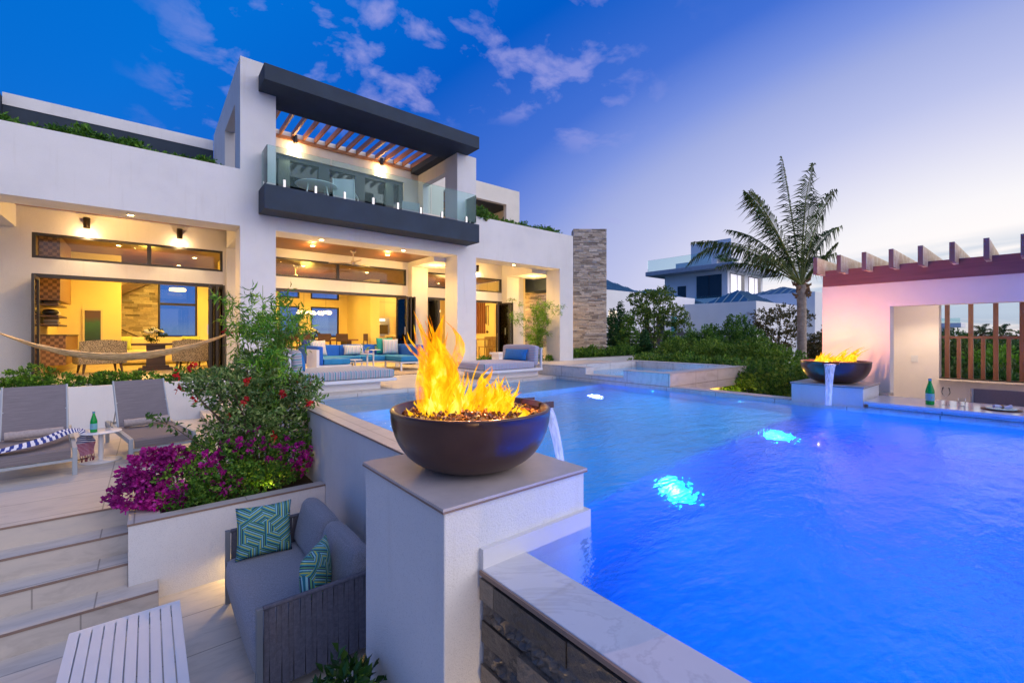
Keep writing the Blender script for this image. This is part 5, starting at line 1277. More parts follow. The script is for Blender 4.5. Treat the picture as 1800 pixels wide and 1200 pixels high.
va = MB().lathe([(0, 0), (.08, 0), (.15, .07), (.12, .13), (.05, .15), (0, .15)], 20).build('vase', DARKM, loc=(-1.78, 15.0, 1.401)); tag(va, 'round black vase on the middle wall shelf', 'vase')
va = MB().lathe([(0, 0), (.06, 0), (.10, .07), (.06, .15), (0, .17)], 16).build('vase', WF, loc=(-1.76, 15.45, 1.401)); tag(va, 'white rounded vase beside the black one on the middle shelf', 'vase')
pc = thing('framed_picture', 'framed green landscape picture on the yellow wall', 'picture', (-1.25, 17.59, .55)); PIC, nt, b = newmat('landscape_print'); v = coords(nt); sp = nt.nodes.new('ShaderNodeSeparateXYZ'); nt.links.new(v, sp.inputs[0]); q = mathn(nt, 'ADD', sp.outputs[2], mathn(nt, 'MULTIPLY', noisen(nt, v, 6), .3))
nt.links.new(rampn(nt, mathn(nt, 'MULTIPLY', q, .8), [(.1, (.02, .025, .02)), (.45, (.03, .08, .02)), (.7, (.05, .14, .04)), (.85, (.12, .07, .04))]), b.inputs['Base Color']); b.inputs['Roughness'].default_value = .3
MB().box(-.17, .20, -.012, .0, .04, 1.10).build('print', PIC, pc); m = frame_mb(-.20, .23, .0, 1.14, -.03, -.0125, .045); m.build('frame', SOFC, pc)
stone_face('stone_wall', -1.10, 19.98, 0, 1.36, 3.28, 0, 38, 12, V_, back=.01)
# diagonal stair in front of the stone wall
sr = thing('staircase', 'dark stair stringer rising across the stone wall', 'stairs', (0, 0, 0)); M = Matrix.Translation((-1.2, 19.2, 1.95)) @ Matrix.Rotation(R(-30), 4, 'Y')
MB().box(-.2, 1.5, 0, .5, 0, .26, M).build('stringer', DW, sr); M = Matrix.Translation((-1.12, 19.4, 1.35)) @ Matrix.Rotation(R(30), 4, 'Y'); MB().box(0, 1.55, 0, .04, 0, .04, M).build('handrail', DW, sr)
pd = thing('pendant_lamp', 'round glowing drum pendant before the dark window', 'lamp', (.78, 18.9, 2.42)); MB().lathe([(0, 0), (.22, .01), (.24, .05), (.22, .11), (0, .12)], 28).build('shade', emis('drum_glow', (1, .78, .36), 2.2), pd); MB().tube([(0, 0, .12), (0, 0, .88)], .006, 6).build('cord', DARKM, pd)
# ---- dining room
dt = thing('dining_table', 'long dark dining table laid with plates', 'table', (5.0, 18.1, .006)); MB().box(-1.5, 1.5, -.55, .55, .70, .76).build('table_top', wood('dining_top', (.14, .06, .025), (.24, .11, .05), 0, 0, .35), dt)
for x in (-1.2, 1.2): MB().box(x - .08, x + .08, -.4, .4, 0, .699).build('leg', DW, dt)
def dchair(label, x, y, rz):
    t = thing('dining_chair', label, 'chair', (x, y, .006), rz, 'dark chairs round the dining table'); MB().box(-.22, .22, -.22, .22, .43, .47).build('seat', DW, t); MB().box(-.22, .22, .19, .22, .68, .98).build('backrest', DW, t)
    for sx in (-1, 1):
        MB().box(sx * .2 - .018, sx * .2 + .018, -.21, -.175, 0, .429).build('leg', DW, t); MB().box(sx * .2 - .018, sx * .2 + .018, .185, .215, 0, .679).build('leg', DW, t)
    return t
dchair('dark dining chair at the right end of the table', 6.8, 18.1, R(-90))
d0 = dchair('dark dining chair on the near side of the table, first from the column', 3.75, 17.3, R(180))
for i, x in enumerate((4.4, 5.05, 5.7)): dup(d0, (x, 17.3, .006), R(180), 'dark dining chair on the near side of the table, %s from the column' % ('second', 'third', 'last')[i])
for i, x in enumerate((3.75, 4.4, 5.05, 5.7)): dup(d0, (x, 18.9, .006), 0, 'dark dining chair on the window side of the table, %s from the column' % ('first', 'second', 'third', 'last')[i])
bouquet('flower_vase', 'round posy of white flowers on the dining table', (4.9, 18.0, .767), .16, WF)
for i, (x, y) in enumerate(((3.8, 17.75), (4.4, 17.75), (5.1, 17.7), (5.7, 17.75), (3.8, 18.45), (5.7, 18.45))):
    p_ = MB().lathe([(0, .004), (.08, .004), (.13, .02), (.13, .016), (.08, 0), (0, 0)], 20).build('plate', WF, loc=(x, y, .767)); tag(p_, 'white plate on the dining table, ' + ('near side, left end', 'near side, left of middle', 'near side, right of middle', 'near side, right end', 'window side, left end', 'window side, right end')[i], 'plate', 'plates on the dining table')
chd = thing('chandelier', 'long cluster chandelier of glowing glass above the dining table', 'chandelier', (4.95, 17.9, 1.78)); m = MB(); g = random.Random(5)
for i in range(70): m.lathe([(0, -.03), (.03, -.012), (.034, .012), (0, .035)], 7, (g.uniform(-.62, .62), g.uniform(-.14, .14), g.uniform(-.06, .08)))
m.build('glass_drops', emis('chandelier_glow', (1, .80, .50), 2.6), chd); MB().tube([(-.4, 0, .1), (-.4, 0, 1.5)], .004, 5).tube([(.4, 0, .1), (.4, 0, 1.5)], .004, 5).build('cord', DARKM, chd)
# ---- kitchen
kt = thing('kitchen_cabinets', 'tall cream kitchen cabinets with a wall oven', 'cabinets', (0, 0, .006)); CAB = mk('cream_lacquer', (.72, .58, .34), .4, .03)
MB().box(7.66, 8.75, 19.0, 19.59, 0, 3.25).build('tall_unit', CAB, kt); MB().box(8.76, 10.2, 19.05, 19.59, 0, .9).build('base_unit', CAB, kt)
for z in (1.25, 1.65, 2.05): MB().box(8.76, 10.0, 19.25, 19.59, z, z + .03).build('shelf', CAB, kt)
for z in (1.72, 2.4): MB().box(7.66, 8.75, 18.996, 18.9995, z, z + .006).build('door_gap', DARKM, kt)
MB().box(8.20, 8.204, 18.996, 18.9995, 1.73, 3.2).build('door_gap', DARKM, kt)
ov = MB().box(7.72, 8.45, 18.97, 18.9995, .88, 1.70).build('oven', STEEL, kt); MB().box(7.80, 8.37, 18.962, 18.9695, .97, 1.38).build('oven_window', mk('oven_glass', (.10, .07, .03), .15), ov); MB().tube([(7.76, 18.94, 1.44), (8.41, 18.94, 1.44)], .014, 8).build('handle', STEEL, ov); MB().box(7.95, 8.22, 18.962, 18.9695, 1.56, 1.64).build('display', emis('oven_display', (.9, .95, 1), 1.6), ov)
for k in range(6):
    a = MB().lathe([(0, 0), (.035, 0), (.035, .12), (.015, .17), (0, .17)], 10).build('jar', (BK + [REDM])[k % 4], loc=(8.85 + k * .15, 19.4, (1.286, 1.686)[k % 2])); tag(a, ('ivory', 'brown', 'grey', 'red')[k % 4] + ' jar on the ' + ('lower' if k % 2 == 0 else 'upper') + ' open kitchen shelf' + (', further right' if k > 3 else ''), 'jar', 'jars on the kitchen shelves')
ki = thing('kitchen_island', 'grey kitchen island with a pale stone top', 'counter', (7.75, 16.9, .006)); MB().box(0, 1.35, 0, .8, 0, .86).build('cabinet', mk('taupe_lacquer', (.24, .20, .14), .5), ki); MB().box(-.05, 1.4, -.05, .85, .861, .92).build('counter_top', SOFC, ki)
tp = MB().tube([(8.85, 17.3, .93), (8.85, 17.3, 1.2), (8.80, 17.3, 1.27), (8.72, 17.3, 1.24)], .014, 8).build('tap', STEEL); tag(tp, 'curved steel kitchen tap on the island', 'tap')
GB = emis('globe_glow', (1, .80, .45), 4.0)
def globe(label, x, y, z, r_, zc):
    t = thing('globe_pendant', label, 'lamp', (x, y, z), 0, 'glowing globe pendants'); MB().lathe([(r_ * math.sin(i * PI / 12), -r_ * math.cos(i * PI / 12)) for i in range(13)], 20).build('globe', GB, t); MB().tube([(0, 0, r_), (0, 0, zc - z)], .005, 5).build('cord', DARKM, t)
globe('left globe pendant over the kitchen island', 7.95, 16.4, 1.97, .11, 3.3); globe('right globe pendant over the kitchen island', 8.5, 16.8, 2.07, .10, 3.3); globe('globe pendant seen between the pier and second column', 8.55, 14.9, 1.85, .13, 3.3)
# ---- right hand room
wc = thing('wind_chime', 'dark tube wind chime hanging in the right bay', 'wind chime', (11.38, 15.5, 1.62))
for k in range(5): a = k * 2 * PI / 5; MB().tube([(.07 * math.cos(a), .07 * math.sin(a), -.12 - .04 * k), (.07 * math.cos(a), .07 * math.sin(a), .55)], .016, 8).build('chime_tube', DW, wc)
MB().lathe([(0, .56), (.10, .56), (.10, .58), (0, .58)], 16).build('top_disc', DW, wc); MB().tube([(0, 0, .58), (0, 0, 1.69)], .003, 5).tube([(0, 0, .55), (0, 0, -.55)], .003, 5).build('cord', DARKM, wc); MB().lathe([(0, -.62), (.07, -.56), (.07, -.53), (0, -.48)], 6).build('clapper', DW, wc)
scn = thing('slatted_screen', 'upright reddish slat screen in the right bay', 'screen', (11.80, 16.95, .006), R(-90))
for k in range(5): MB().box(k * .15, k * .15 + .07, 0, .05, 1.0, 2.9).build('slat', mk('red_slat', (.20, .06, .03)), scn)
MB().box(-.05, .75, .051, .055, 1.0, 2.9).build('panel', mk('pale_blue_panel', (.35, .4, .5)), scn)
wt = thing('wooden_table', 'pale wooden table in the right bay room', 'table', (10.55, 15.2, .006)); LW = mk('light_oak', (.42, .28, .12), .5, .15, 8); MB().box(0, 1.3, 0, .8, .72, .76).build('table_top', LW, wt)
for x in (.05, 1.2):
    for y in (.05, .7): MB().box(x, x + .06, y, y + .06, 0, .719).build('leg', LW, wt)
def slatchair(label, x, y, rz):
    t = thing('wooden_chair', label, 'chair', (x, y, .006), rz, 'pale wooden chairs in the right bay'); MB().box(-.22, .22, -.22, .22, .42, .46).build('seat', LW, t); MB().box(-.22, .22, .19, .215, .78, .86).build('top_rail', LW, t)
    for k in range(4): MB().box(-.15 + k * .09, -.12 + k * .09, .195, .21, .461, .779).build('back_slat', LW, t)
    for sx in (-1, 1): MB().box(sx * .2 - .02, sx * .2 + .02, -.21, -.17, 0, .419).build('leg', LW, t); MB().box(sx * .2 - .02, sx * .2 + .02, .19, .215, 0, .779).build('leg', LW, t)
slatchair('left pale wooden chair at the table in the right bay', 10.75, 14.75, R(180)); slatchair('right pale wooden chair at the table in the right bay', 11.3, 14.85, R(160))
rf = thing('tall_fridge', 'dark tall fridge and oven unit seen through the right door', 'fridge', (9.3, 17.2, .006)); MB().box(0, .7, 0, .7, 0, 2.2).build('cabinet', mk('dark_walnut_front', (.07, .035, .018), .4), rf); MB().box(.08, .62, -.015, -.0005, .9, 1.5).build('oven_door', DARKM, rf)
# side patio seat with teal pillow
bs = MB().box(12.9, 14.1, 13.2, 13.6, 0, .42).build('patio_bench', ST); tag(bs, 'low rendered bench at the foot of the stone chimney', 'bench')
pillow('teal patterned pillow on the bench at the chimney foot', (13.15, 13.15, .43), (R(-10), 0, R(-35)), .42, .42, .12, LP)
# ================================================================== PLANTS
LFa = leafmat('clusia_leaf', (0.032, 0.105, 0.018), (0.088, 0.245, 0.026), (0.210, 0.420, 0.052))
LFb = leafmat('hedge_leaf', (.04, .12, .02), (.11, .28, .035), (.28, .45, .07))
LFc = leafmat('hibiscus_leaf', (0.052, 0.131, 0.032), (0.158, 0.280, 0.079), (0.420, 0.525, 0.228))
LFd = leafmat('bamboo_leaf', (0.061, 0.193, 0.026), (0.158, 0.385, 0.035), (0.350, 0.560, 0.070), trans=.4)
LFe = leafmat('bougainvillea_leaf', (0.035, 0.123, 0.021), (0.123, 0.298, 0.035), (0.280, 0.455, 0.070))
MAG = leafmat('magenta_bract', (.30, .006, .20), (.55, .012, .36), (.75, .08, .55), rough=.6, trans=.35)
RED = leafmat('red_petal', (.45, .008, .02), (.65, .02, .03), rough=.5)
RUS = leafmat('bronze_leaf', (0.060, 0.075, 0.030), (0.150, 0.135, 0.045), (0.300, 0.180, 0.075))
BARK = mk('bark', (.10, .075, .055), .95, .3, 12, .7, 40); BST = mk('bamboo_stem', (.18, .25, .04), .5, .2, 20)
YEL = leafmat('palm_leaf', (.025, .050, .010), (.065, .11, .020), (.16, .18, .045), rough=.75, trans=.2)

def hedge(name, label, cat_, blobs, size, mat, per=7, seed=1, group=None, stems=None, aspect=.5, kind=None, **k):
    t = thing(name, label, cat_, (0, 0, 0), 0, group)
    rosettes(blobs, size, aspect, per, seed=seed, **k).build('foliage', mat, t)
    if stems:
        m = MB()
        for s in stems: m.tube(s[0], s[1], 6)
        m.build('stem', BARK, t)
    return t
def row(p0, p1, n, rx, ry, rz, cz, cnt, seed, jz=.3, jr=.3):
    g = random.Random(seed); out = []
    for i in range(n):
        f = (i + .5) / n; s = 1 + g.uniform(-jr, jr); out.append((p0[0] + (p1[0] - p0[0]) * f + g.uniform(-.5, .5) * rx, p0[1] + (p1[1] - p0[1]) * f, cz + rz * g.uniform(-jz, jz), rx * s, ry, rz * s, int(cnt * s)))
    return out
# tops of the parapets
hedge('roof_planting', 'trailing green shrubs along the left parapet of the villa', 'plants', row((-6, 11.62), (1.35, 11.62), 26, .22, .20, .14, 4.58, 46, 3, .55, .45), .085, LFa, 8, 3)
MB().box(-8, 1.54, YF + .225, YF + .9, 4.03, 4.44).build('planter_soil', EARTH, V_); MB().box(7.85, 11.9, YF + .225, YF + .9, 4.03, 4.48).build('planter_soil', EARTH, V_)
hedge('roof_planting', 'dark green shrubs spilling over the right parapet of the villa', 'plants', row((8.0, 11.5), (11.7, 11.55), 13, .24, .22, .14, 4.62, 40, 5, .5, .45) + [(8.05, 11.35, 4.70, .22, .26, .22, 80)], .085, LFb, 8, 5)
hedge('planter_hedge', 'leafy green hedge in the low planter of the left bay', 'hedge', row((-6, 11.62), (1.45, 11.62), 24, .30, .24, .15, .0, 80, 8, .35, .3) + [(-1.62, 11.6, .16, .30, .22, .24, 110), (.6, 11.6, .10, .2, .2, .18, 60), (-.6, 11.6, .10, .2, .2, .14, 60)], .062, LFa, 8, 8)
t = hedge('planter_hedge', 'low green planting under the bamboo by the right column', 'hedge', row((8.1, 11.5), (11.35, 11.6), 10, .26, .22, .12, .08, 50, 9), .07, LFa, 7, 9)
w_ = thing('planter_wall', 'low white planter wall beside the stone chimney', 'wall'); MB().box(12.19, 17.8, 11.2, 11.32, -1.3, .05).build('wall', ST, w_); MB().box(12.19, 17.8, 11.19, 11.33, .051, .062).build('coping', COP, w_)
hedge('planter_hedge', 'leafy low hedge at the foot of the stone chimney', 'hedge', row((12.4, 11.75), (17.6, 11.9), 12, .38, .35, .24, .12, 120, 10, .3), .09, LFb, 7, 10)
# front bed
bg_ = thing('bougainvillea', 'bougainvillea mound with magenta bracts spilling from the bed', 'shrub', (0, 0, 0))
bl = [(.28, 5.85, -.62, .30, .36, .26, 240), (.62, 5.95, -.48, .34, .40, .30, 330), (1.0, 5.95, -.50, .36, .40, .30, 340), (1.35, 6.0, -.52, .26, .36, .30, 240), (1.50, 6.05, -.35, .10, .22, .34, 70), (.8, 5.62, -.66, .5, .16, .18, 220), (.30, 5.58, -.74, .22, .14, .13, 90)]
rosettes(bl, .045, .62, 7, seed=31, shell=.5).build('foliage', LFe, bg_)
mg = [(.02, 5.92, -.45, .24, .26, .20, 170), (-.10, 5.78, -.62, .20, .22, .16, 130), (.15, 5.66, -.70, .17, .15, .13, 110), (.22, 5.95, -.38, .16, .2, .12, 60), (.46, 5.75, -.42, .16, .16, .12, 34), (.85, 5.78, -.32, .28, .12, .10, 22), (1.3, 5.72, -.45, .24, .12, .16, 36), (1.45, 5.8, -.62, .12, .12, .12, 22), (.62, 5.58, -.62, .16, .08, .1, 14), (1.05, 5.9, -.22, .4, .3, .08, 16)]
rosettes(mg, .042, .85, 9, seed=32, shell=.5, spread=1.3).build('blossom', MAG, bg_)
rosettes([(b_[0], b_[1], b_[2], b_[3], b_[4], b_[5], max(3, b_[6] // 5)) for b_ in mg], .011, .9, 1, seed=34, shell=.9).build('floret', mk('cream_floret', (.8, .7, .6), .7), bg_)
m = MB(); g = random.Random(9)
for k in range(9): x = .25 + k * .14; m.tube([(x, 6.0, -.9), (x + g.uniform(-.1, .1), 5.95, -.6), (x + g.uniform(-.2, .2), 5.8 + g.uniform(-.1, .2), -.4)], [.014, .009, .004], 6)
m.build('stem', BARK, bg_)
hb = thing('hibiscus_shrub', 'tall variegated hibiscus with red flowers rising from the bed', 'shrub', (0, 0, 0))
hbl = [(.98, 6.15, .10, .42, .42, .36, 230), (.72, 6.10, .32, .36, .34, .26, 160), (1.28, 6.18, .26, .36, .34, .24, 140), (1.0, 6.2, .52, .30, .30, .24, 90), (.82, 6.0, -.12, .34, .34, .22, 150), (1.22, 6.1, -.14, .32, .32, .24, 150), (.50, 6.10, .42, .26, .22, .12, 60), (1.56, 6.2, .30, .24, .24, .10, 60), (1.62, 6.1, .12, .16, .2, .08, 30), (1.5, 6.3, .02, .2, .2, .16, 50)]
rosettes(hbl, .062, .48, 6, seed=41, shell=.35, spread=1.2).build('foliage', LFc, hb)
m = MB(); g = random.Random(12)
tips = [(.5, 6.1, .5), (.3, 6.0, .42), (1.7, 6.2, .34), (1.78, 6.15, .18), (.9, 6.2, .75), (1.2, 6.2, .6), (.7, 6.0, .5), (1.45, 6.3, .4), (.6, 6.1, .0)]
for tp_ in tips:
    b0 = Vector((1.05, 6.1, -.88)); mid = b0.lerp(Vector(tp_), .5) + Vector((0, 0, .16)); m.tube([b0, mid, Vector(tp_)], [.022, .013, .004], 7)
# a long arching branch to the left
br_ = [(.85, 6.1, -.15), (.55, 5.95, -.12), (.30, 5.85, .02), (.12, 5.8, .16), (.0, 5.78, .24)]
br_ = [(.8, 6.05, -.25), (.62, 5.8, -.38), (.42, 5.75, -.22), (.20, 5.75, .00), (.02, 5.75, .11)]
m.tube(br_, [.008, .007, .005, .004, .002], 6)
m.build('stem', BARK, hb)
rosettes([(*cat(br_, f / 12.0), .03, .03, .03, 4) for f in range(4, 13)], .06, .5, 3, seed=44, shell=.2).build('foliage', leafmat('deep_leaf', (.03, .10, .02), (.07, .17, .03)), hb)
g = random.Random(15)
def flower_at(px, py, d):
    a = (px - 900) / 776.; return (d * (.636 + .7717 * a), d * (.7717 - .636 * a), .95 - d * (py - 588) / 776.)
for (fx, fy, d) in ((312, 683, 5.1), (352, 684, 5.2), (348, 701, 5.1), (338, 645, 5.3), (437, 669, 5.15), (495, 692, 5.2), (539, 680, 5.7), (546, 705, 5.5), (484, 768, 5.0), (524, 668, 5.8), (401, 738, 5.1), (310, 658, 5.4), (402, 584, 6.0), (490, 625, 5.9), (432, 705, 5.1)):
    c_ = flower_at(fx, fy, d); m = rosettes([(*c_, .012, .012, .012, 2)], .055, .85, 5, seed=g.randrange(999), shell=.3, spread=1.2)
    fl_ = m.build('flower', RED, hb); MB().tube([c_, (c_[0] - .01, c_[1] - .02, c_[2] - .035), (c_[0] - .02, c_[1] - .02, c_[2] - .06)], [.003, .003, .004], 5).build('stamen', mk('red_stamen', (.6, .08, .02), .6), fl_)
def bamboo(label, x, y, z0, h, n, spread, seed, dens=1.0, lo=.38):
    t = thing('bamboo', label, 'bamboo', (x, y, z0), 0, None); g = random.Random(seed); ms_ = MB(); blobs = []
    for k in range(n):
        a = g.uniform(0, 6.28); r0 = g.uniform(0, .12); top = (math.cos(a) * spread * g.uniform(.3, 1), math.sin(a) * spread * g.uniform(.3, 1), h * g.uniform(.78, 1.0))
        b0 = Vector((math.cos(a) * r0, math.sin(a) * r0, 0)); b1 = Vector((b0.x + (top[0]) * .25, b0.y + top[1] * .25, top[2] * .55)); b2 = Vector(top)
        ms_.tube([b0, b1, b2], [.009, .007, .003], 6)
        for j in range(int(15 * dens)):
            f = g.uniform(lo, 1.02); c_ = b0.lerp(b1, f * 2) if f < .5 else b1.lerp(b2, f * 2 - 1)
            q = Vector((g.uniform(-1, 1), g.uniform(-1, 1), g.uniform(-.1, .4))) * .20; e = c_ + q; ms_.tube([c_, e], [.003, .0015], 4, caps=False)
            blobs.append((e.x, e.y, e.z, .06, .06, .04, 4))
    ms_.build('stem', BST, t); rosettes(blobs, .115, .16, 7, seed=seed, shell=.2, spread=1.3, droop=.3, upb=0).build('foliage', LFd, t); return t
bamboo('feathery bamboo clump rising behind the hibiscus in front of the column', 1.12, 6.32, TZ - .1, 2.50, 11, .52, 51, .9)
bamboo('slender bamboo clump beside the column of the right bay', 11.0, 12.0, 0, 2.25, 12, 1.15, 52, .95, .22)
pt = thing('white_pot', 'white planter pot with a glossy shrub at the foot of the near pedestal', 'plant pot', (.66, 2.02, PF)); MB().lathe([(0, 0), (.13, 0), (.19, .50), (.175, .50), (.17, .46), (0, .46)], 28).build('pot', WHITEM, pt)
rosettes([(0, 0, .66, .21, .22, .20, 60), (.08, .12, .76, .14, .14, .12, 26), (-.14, -.08, .60, .16, .16, .10, 26)], .075, .5, 9, seed=61, shell=.55, spread=.9).build('foliage', leafmat('glossy_leaf', (.012, .045, .010), (.03, .09, .018), (.08, .16, .03), rough=.28, trans=.15), pt)
m = MB()
for k in range(7): a = k * .9; m.tube([(0, 0, .3), (.08 * math.cos(a), .08 * math.sin(a), .5), (.15 * math.cos(a), .15 * math.sin(a), .64)], [.01, .007, .003], 6)
m.build('stem', BARK, pt)

# ---- hedge and shrubs beyond the spa
hedge('clipped_hedge', 'thick rounded green hedge behind the raised spa', 'hedge', row((12.9, 8.9), (10.2, 2.7), 9, .75, .75, .72, -.42, 720, 14, .16, .12), .085, LFb, 7, 14, shell=.7)
hedge('clipped_hedge', 'yellow green hedge further back behind the clipped one', 'hedge', row((16.5, 9.5), (12.8, 4.2), 8, .8, .8, .7, -.10, 420, 15, .2, .15), .10, leafmat('lime_hedge_leaf', (0.060, 0.150, 0.018), (0.150, 0.300, 0.030), (0.300, 0.450, 0.075)), 7, 15, shell=.7)
def wpos(px, d): return cpos(px, d)
SHR = [(1076, 22, 545, 'dark'), (1092, 23, 535, 'dark'), (1106, 21, 548, 'green'), (1214, 20, 575, 'green'), (1240, 18, 570, 'green'), (1255, 21, 566, 'green'), (1282, 19, 552, 'green'), (1306, 20, 549, 'green'), (1330, 17, 572, 'green'), (1175, 19, 578, 'green'), (1135, 20, 585, 'dark'), (1440, 15, 590, 'bronze'), (1455, 17, 575, 'bronze')]
ordn = ['first', 'second', 'third', 'fourth', 'fifth', 'sixth', 'seventh', 'eighth', 'ninth', 'tenth', 'eleventh', 'twelfth', 'thirteenth']
LFx = {'dark': leafmat('juniper_leaf', (0.018, 0.075, 0.030), (0.045, 0.150, 0.045)), 'green': LFb, 'bronze': RUS}
xs_sorted = sorted(range(len(SHR)), key=lambda i: SHR[i][0])
for rank, i in enumerate(xs_sorted):
    px, d, ty, kd = SHR[i]; x, y = cpos(px, d); zt = .95 + d * (588 - ty - (7 if kd == 'green' else 0)) / 776.; h = zt + 1.3; t = thing('garden_shrub', '%s %s shrub behind the hedge, %s counting from the chimney' % ({'dark': 'narrow dark', 'green': 'upright green', 'bronze': 'loose bronze leaved'}[kd], 'garden', ordn[rank]), 'shrub', (x, y, -1.3), 0, 'upright shrubs beyond the hedge'); t['label'] = t['label'].replace('garden shrub', 'shrub')
    g = random.Random(i + 70); wd = .34 if kd == 'dark' else .62
    bl = [(g.uniform(-.25, .25) * wd, g.uniform(-.25, .25) * wd, h * f, wd * (1.25 - f * .9), wd * (1.25 - f * .9), h * .17, int(120 * (1.3 - f * .7))) for f in (.25, .42, .58, .73, .86)] + [(g.uniform(-.1, .1), g.uniform(-.1, .1), h * .95, wd * .25, wd * .25, h * .08, 24)] + [(g.uniform(-.8, .8) * wd, g.uniform(-.8, .8) * wd, h * g.uniform(.5, .85), wd * .35, wd * .35, h * .08, 30) for _ in range(4)]
    rosettes(bl, .105, .45, 6, seed=i + 90, shell=.45).build('foliage', LFx[kd], t)
    MB().tube([(0, 0, -.1), (.03, .02, h * .5), (0, 0, h * .85)], [.04, .03, .01], 7).build('trunk', BARK, t)
def tree(name, label, x, y, z0, trunk_h, blobs, size, mat, seed, group=None, per=6, tr_=.09, cat_='tree'):
    t = thing(name, label, cat_, (x, y, z0), 0, group); m = MB(); g = random.Random(seed)
    m.tube([(0, 0, -.2), (.04, .03, trunk_h * .5), (0, 0, trunk_h)], [tr_, tr_ * .8, tr_ * .6], 9)
    for b_ in blobs: m.tube([(0, 0, trunk_h * .85), (b_[0] * .5, b_[1] * .5, (trunk_h + b_[2]) / 2 + .1), (b_[0], b_[1], b_[2])], [tr_ * .45, tr_ * .3, tr_ * .1], 6)
    m.build('trunk', BARK, t); rosettes(blobs, size, .5, per, seed=seed, shell=.45).build('crown', mat, t); return t
x, y = cpos(1150, 24); tree('round_tree', 'round crowned light green tree before the neighbouring white wall', x, y, -1.3, 2.0, [(0, 0, 3.9, .95, .95, .75, 190), (-.95, .2, 3.2, .75, .7, .5, 110), (.9, -.5, 3.3, .8, .75, .55, 130), (.3, -.3, 4.4, .6, .6, .4, 80), (1.3, -.9, 2.75, .5, .5, .35, 50), (-.5, .6, 4.2, .55, .6, .4, 60), (.0, 0, 2.9, .7, .7, .4, 60), (-.3, .2, 2.2, .7, .7, .5, 80)], .15, leafmat('ash_leaf', (0.052, 0.130, 0.026), (0.156, 0.260, 0.039), (0.312, 0.390, 0.078)), 101, per=7)
x, y = cpos(1368, 19); tree('bronze_tree', 'loose bronze tinted bush before the low white building', x, y, -1.3, 1.3, [(0, 0, 2.6, .9, .9, .5, 130), (-.6, .4, 2.9, .55, .6, .4, 80), (.6, -.5, 2.9, .6, .6, .4, 80), (0, 0, 2.1, 1.1, 1.1, .4, 120), (.3, 0, 3.3, .45, .45, .25, 40), (-.4, .3, 1.5, 1.0, 1.0, .5, 130)], .12, RUS, 102, per=6)
# ---- coconut palm
def frond_mesh(P0, P1, P2, L=.62, n=70, droop=.55, wind=(-.12, .1, 0), seed=1, w=.026):
    g = random.Random(seed); ms_ = MB(); ml = MB(); P0, P1, P2 = map(Vector, (P0, P1, P2))
    B = lambda t: P0 * (1 - t) ** 2 + P1 * 2 * t * (1 - t) + P2 * t * t
    ms_.tube([B(i / 14) for i in range(15)], [.020 * (1 - i / 15.5) + .003 for i in range(15)], 7)
    for i in range(n):
        t = .14 + .86 * i / (n - 1); c_ = B(t); tg = (B(min(1, t + .02)) - B(t - .02)).normalized(); sd = tg.cross(Vector((0, 0, 1)))
        sd = sd.normalized() if sd.length > .15 else tg.cross(Vector((.7, -.7, .0))).normalized()
        ln = L * (math.sin(PI * min(1, (t * .80 + .16))) ** .7) * g.uniform(.55, 1.12)
        for s in (1, -1):
            if g.random() < .09: continue
            d0 = (sd * s * .85 + tg * .60 + Vector((0, 0, .12)) + Vector(wind)).normalized()
            a = c_; b_ = a + d0 * ln * .45; d1 = (d0 + Vector((0, 0, -droop * g.uniform(.8, 2.0))) + Vector(wind) * 1.4).normalized(); e = b_ + d1 * ln * .55
            nrm_ = d0.cross(tg).normalized(); wd = tg * (w * .5)
            ml.add([a - wd * .5, a + wd * .5, b_ + wd, b_ - wd], [(0, 1, 2, 3)]); ml.add([b_ - wd, b_ + wd, e], [(0, 1, 2)])
    return ms_, ml
def palm(label, x, y, z0, zt, fr_list, seed, k=1.0, lean=0., tr_=.13):
    t = thing('palm_tree', label, 'palm tree', (x, y, z0), 0, None); H_ = zt - z0; m = MB(); n = 60
    m.tube([(lean * math.sin(i / n * PI) * .5, 0, H_ * i / n) for i in range(n + 1)], [tr_ * (1.25 - .35 * min(1, i / n * 4)) * (1 + .07 * (i % 2)) for i in range(n + 1)], 14)
    m.build('trunk', mk('palm_bark', (.36, .29, .23), .95, .35, 9, .9, 26), t)
    m = MB(); g = random.Random(seed)
    for i in range(26): a = g.uniform(0, 6.28); z = H_ + g.uniform(-.35, .1); m.tube([(tr_ * .8 * math.cos(a), tr_ * .8 * math.sin(a), z), (tr_ * 1.5 * math.cos(a), tr_ * 1.5 * math.sin(a), z + g.uniform(-.05, .16)), (tr_ * 1.9 * math.cos(a), tr_ * 1.9 * math.sin(a), z + g.uniform(-.16, .2))], [.05, .035, .012], 6)
    m.build('leaf_base', mk('dry_fibre', (.22, .13, .07), .95, .4, 20, .6, 50), t)
    Rv = Vector((.7717, -.636, 0)); Fv = Vector((.636, .7717, 0)); s = .0161 * k
    for i, (c1, c2, dp, dr, L) in enumerate(fr_list):
        P0 = Vector((0, 0, H_)); P1 = P0 + Rv * c1[0] * s + Vector((0, 0, -c1[1] * s)) + Fv * dp * .4; P2 = P0 + Rv * c2[0] * s + Vector((0, 0, -c2[1] * s)) + Fv * dp
        a_, b_ = frond_mesh(P0, P1, P2, L * k * 1.42, 56, dr * 1.7, tuple(-Rv * .30), seed + i, .037 * k); f = b_.build('frond', YEL, t); a_.build('midrib', mk('palm_rib', (.22, .24, .05), .5), f)
    return t
px_, py_ = cpos(1409, 12.5)
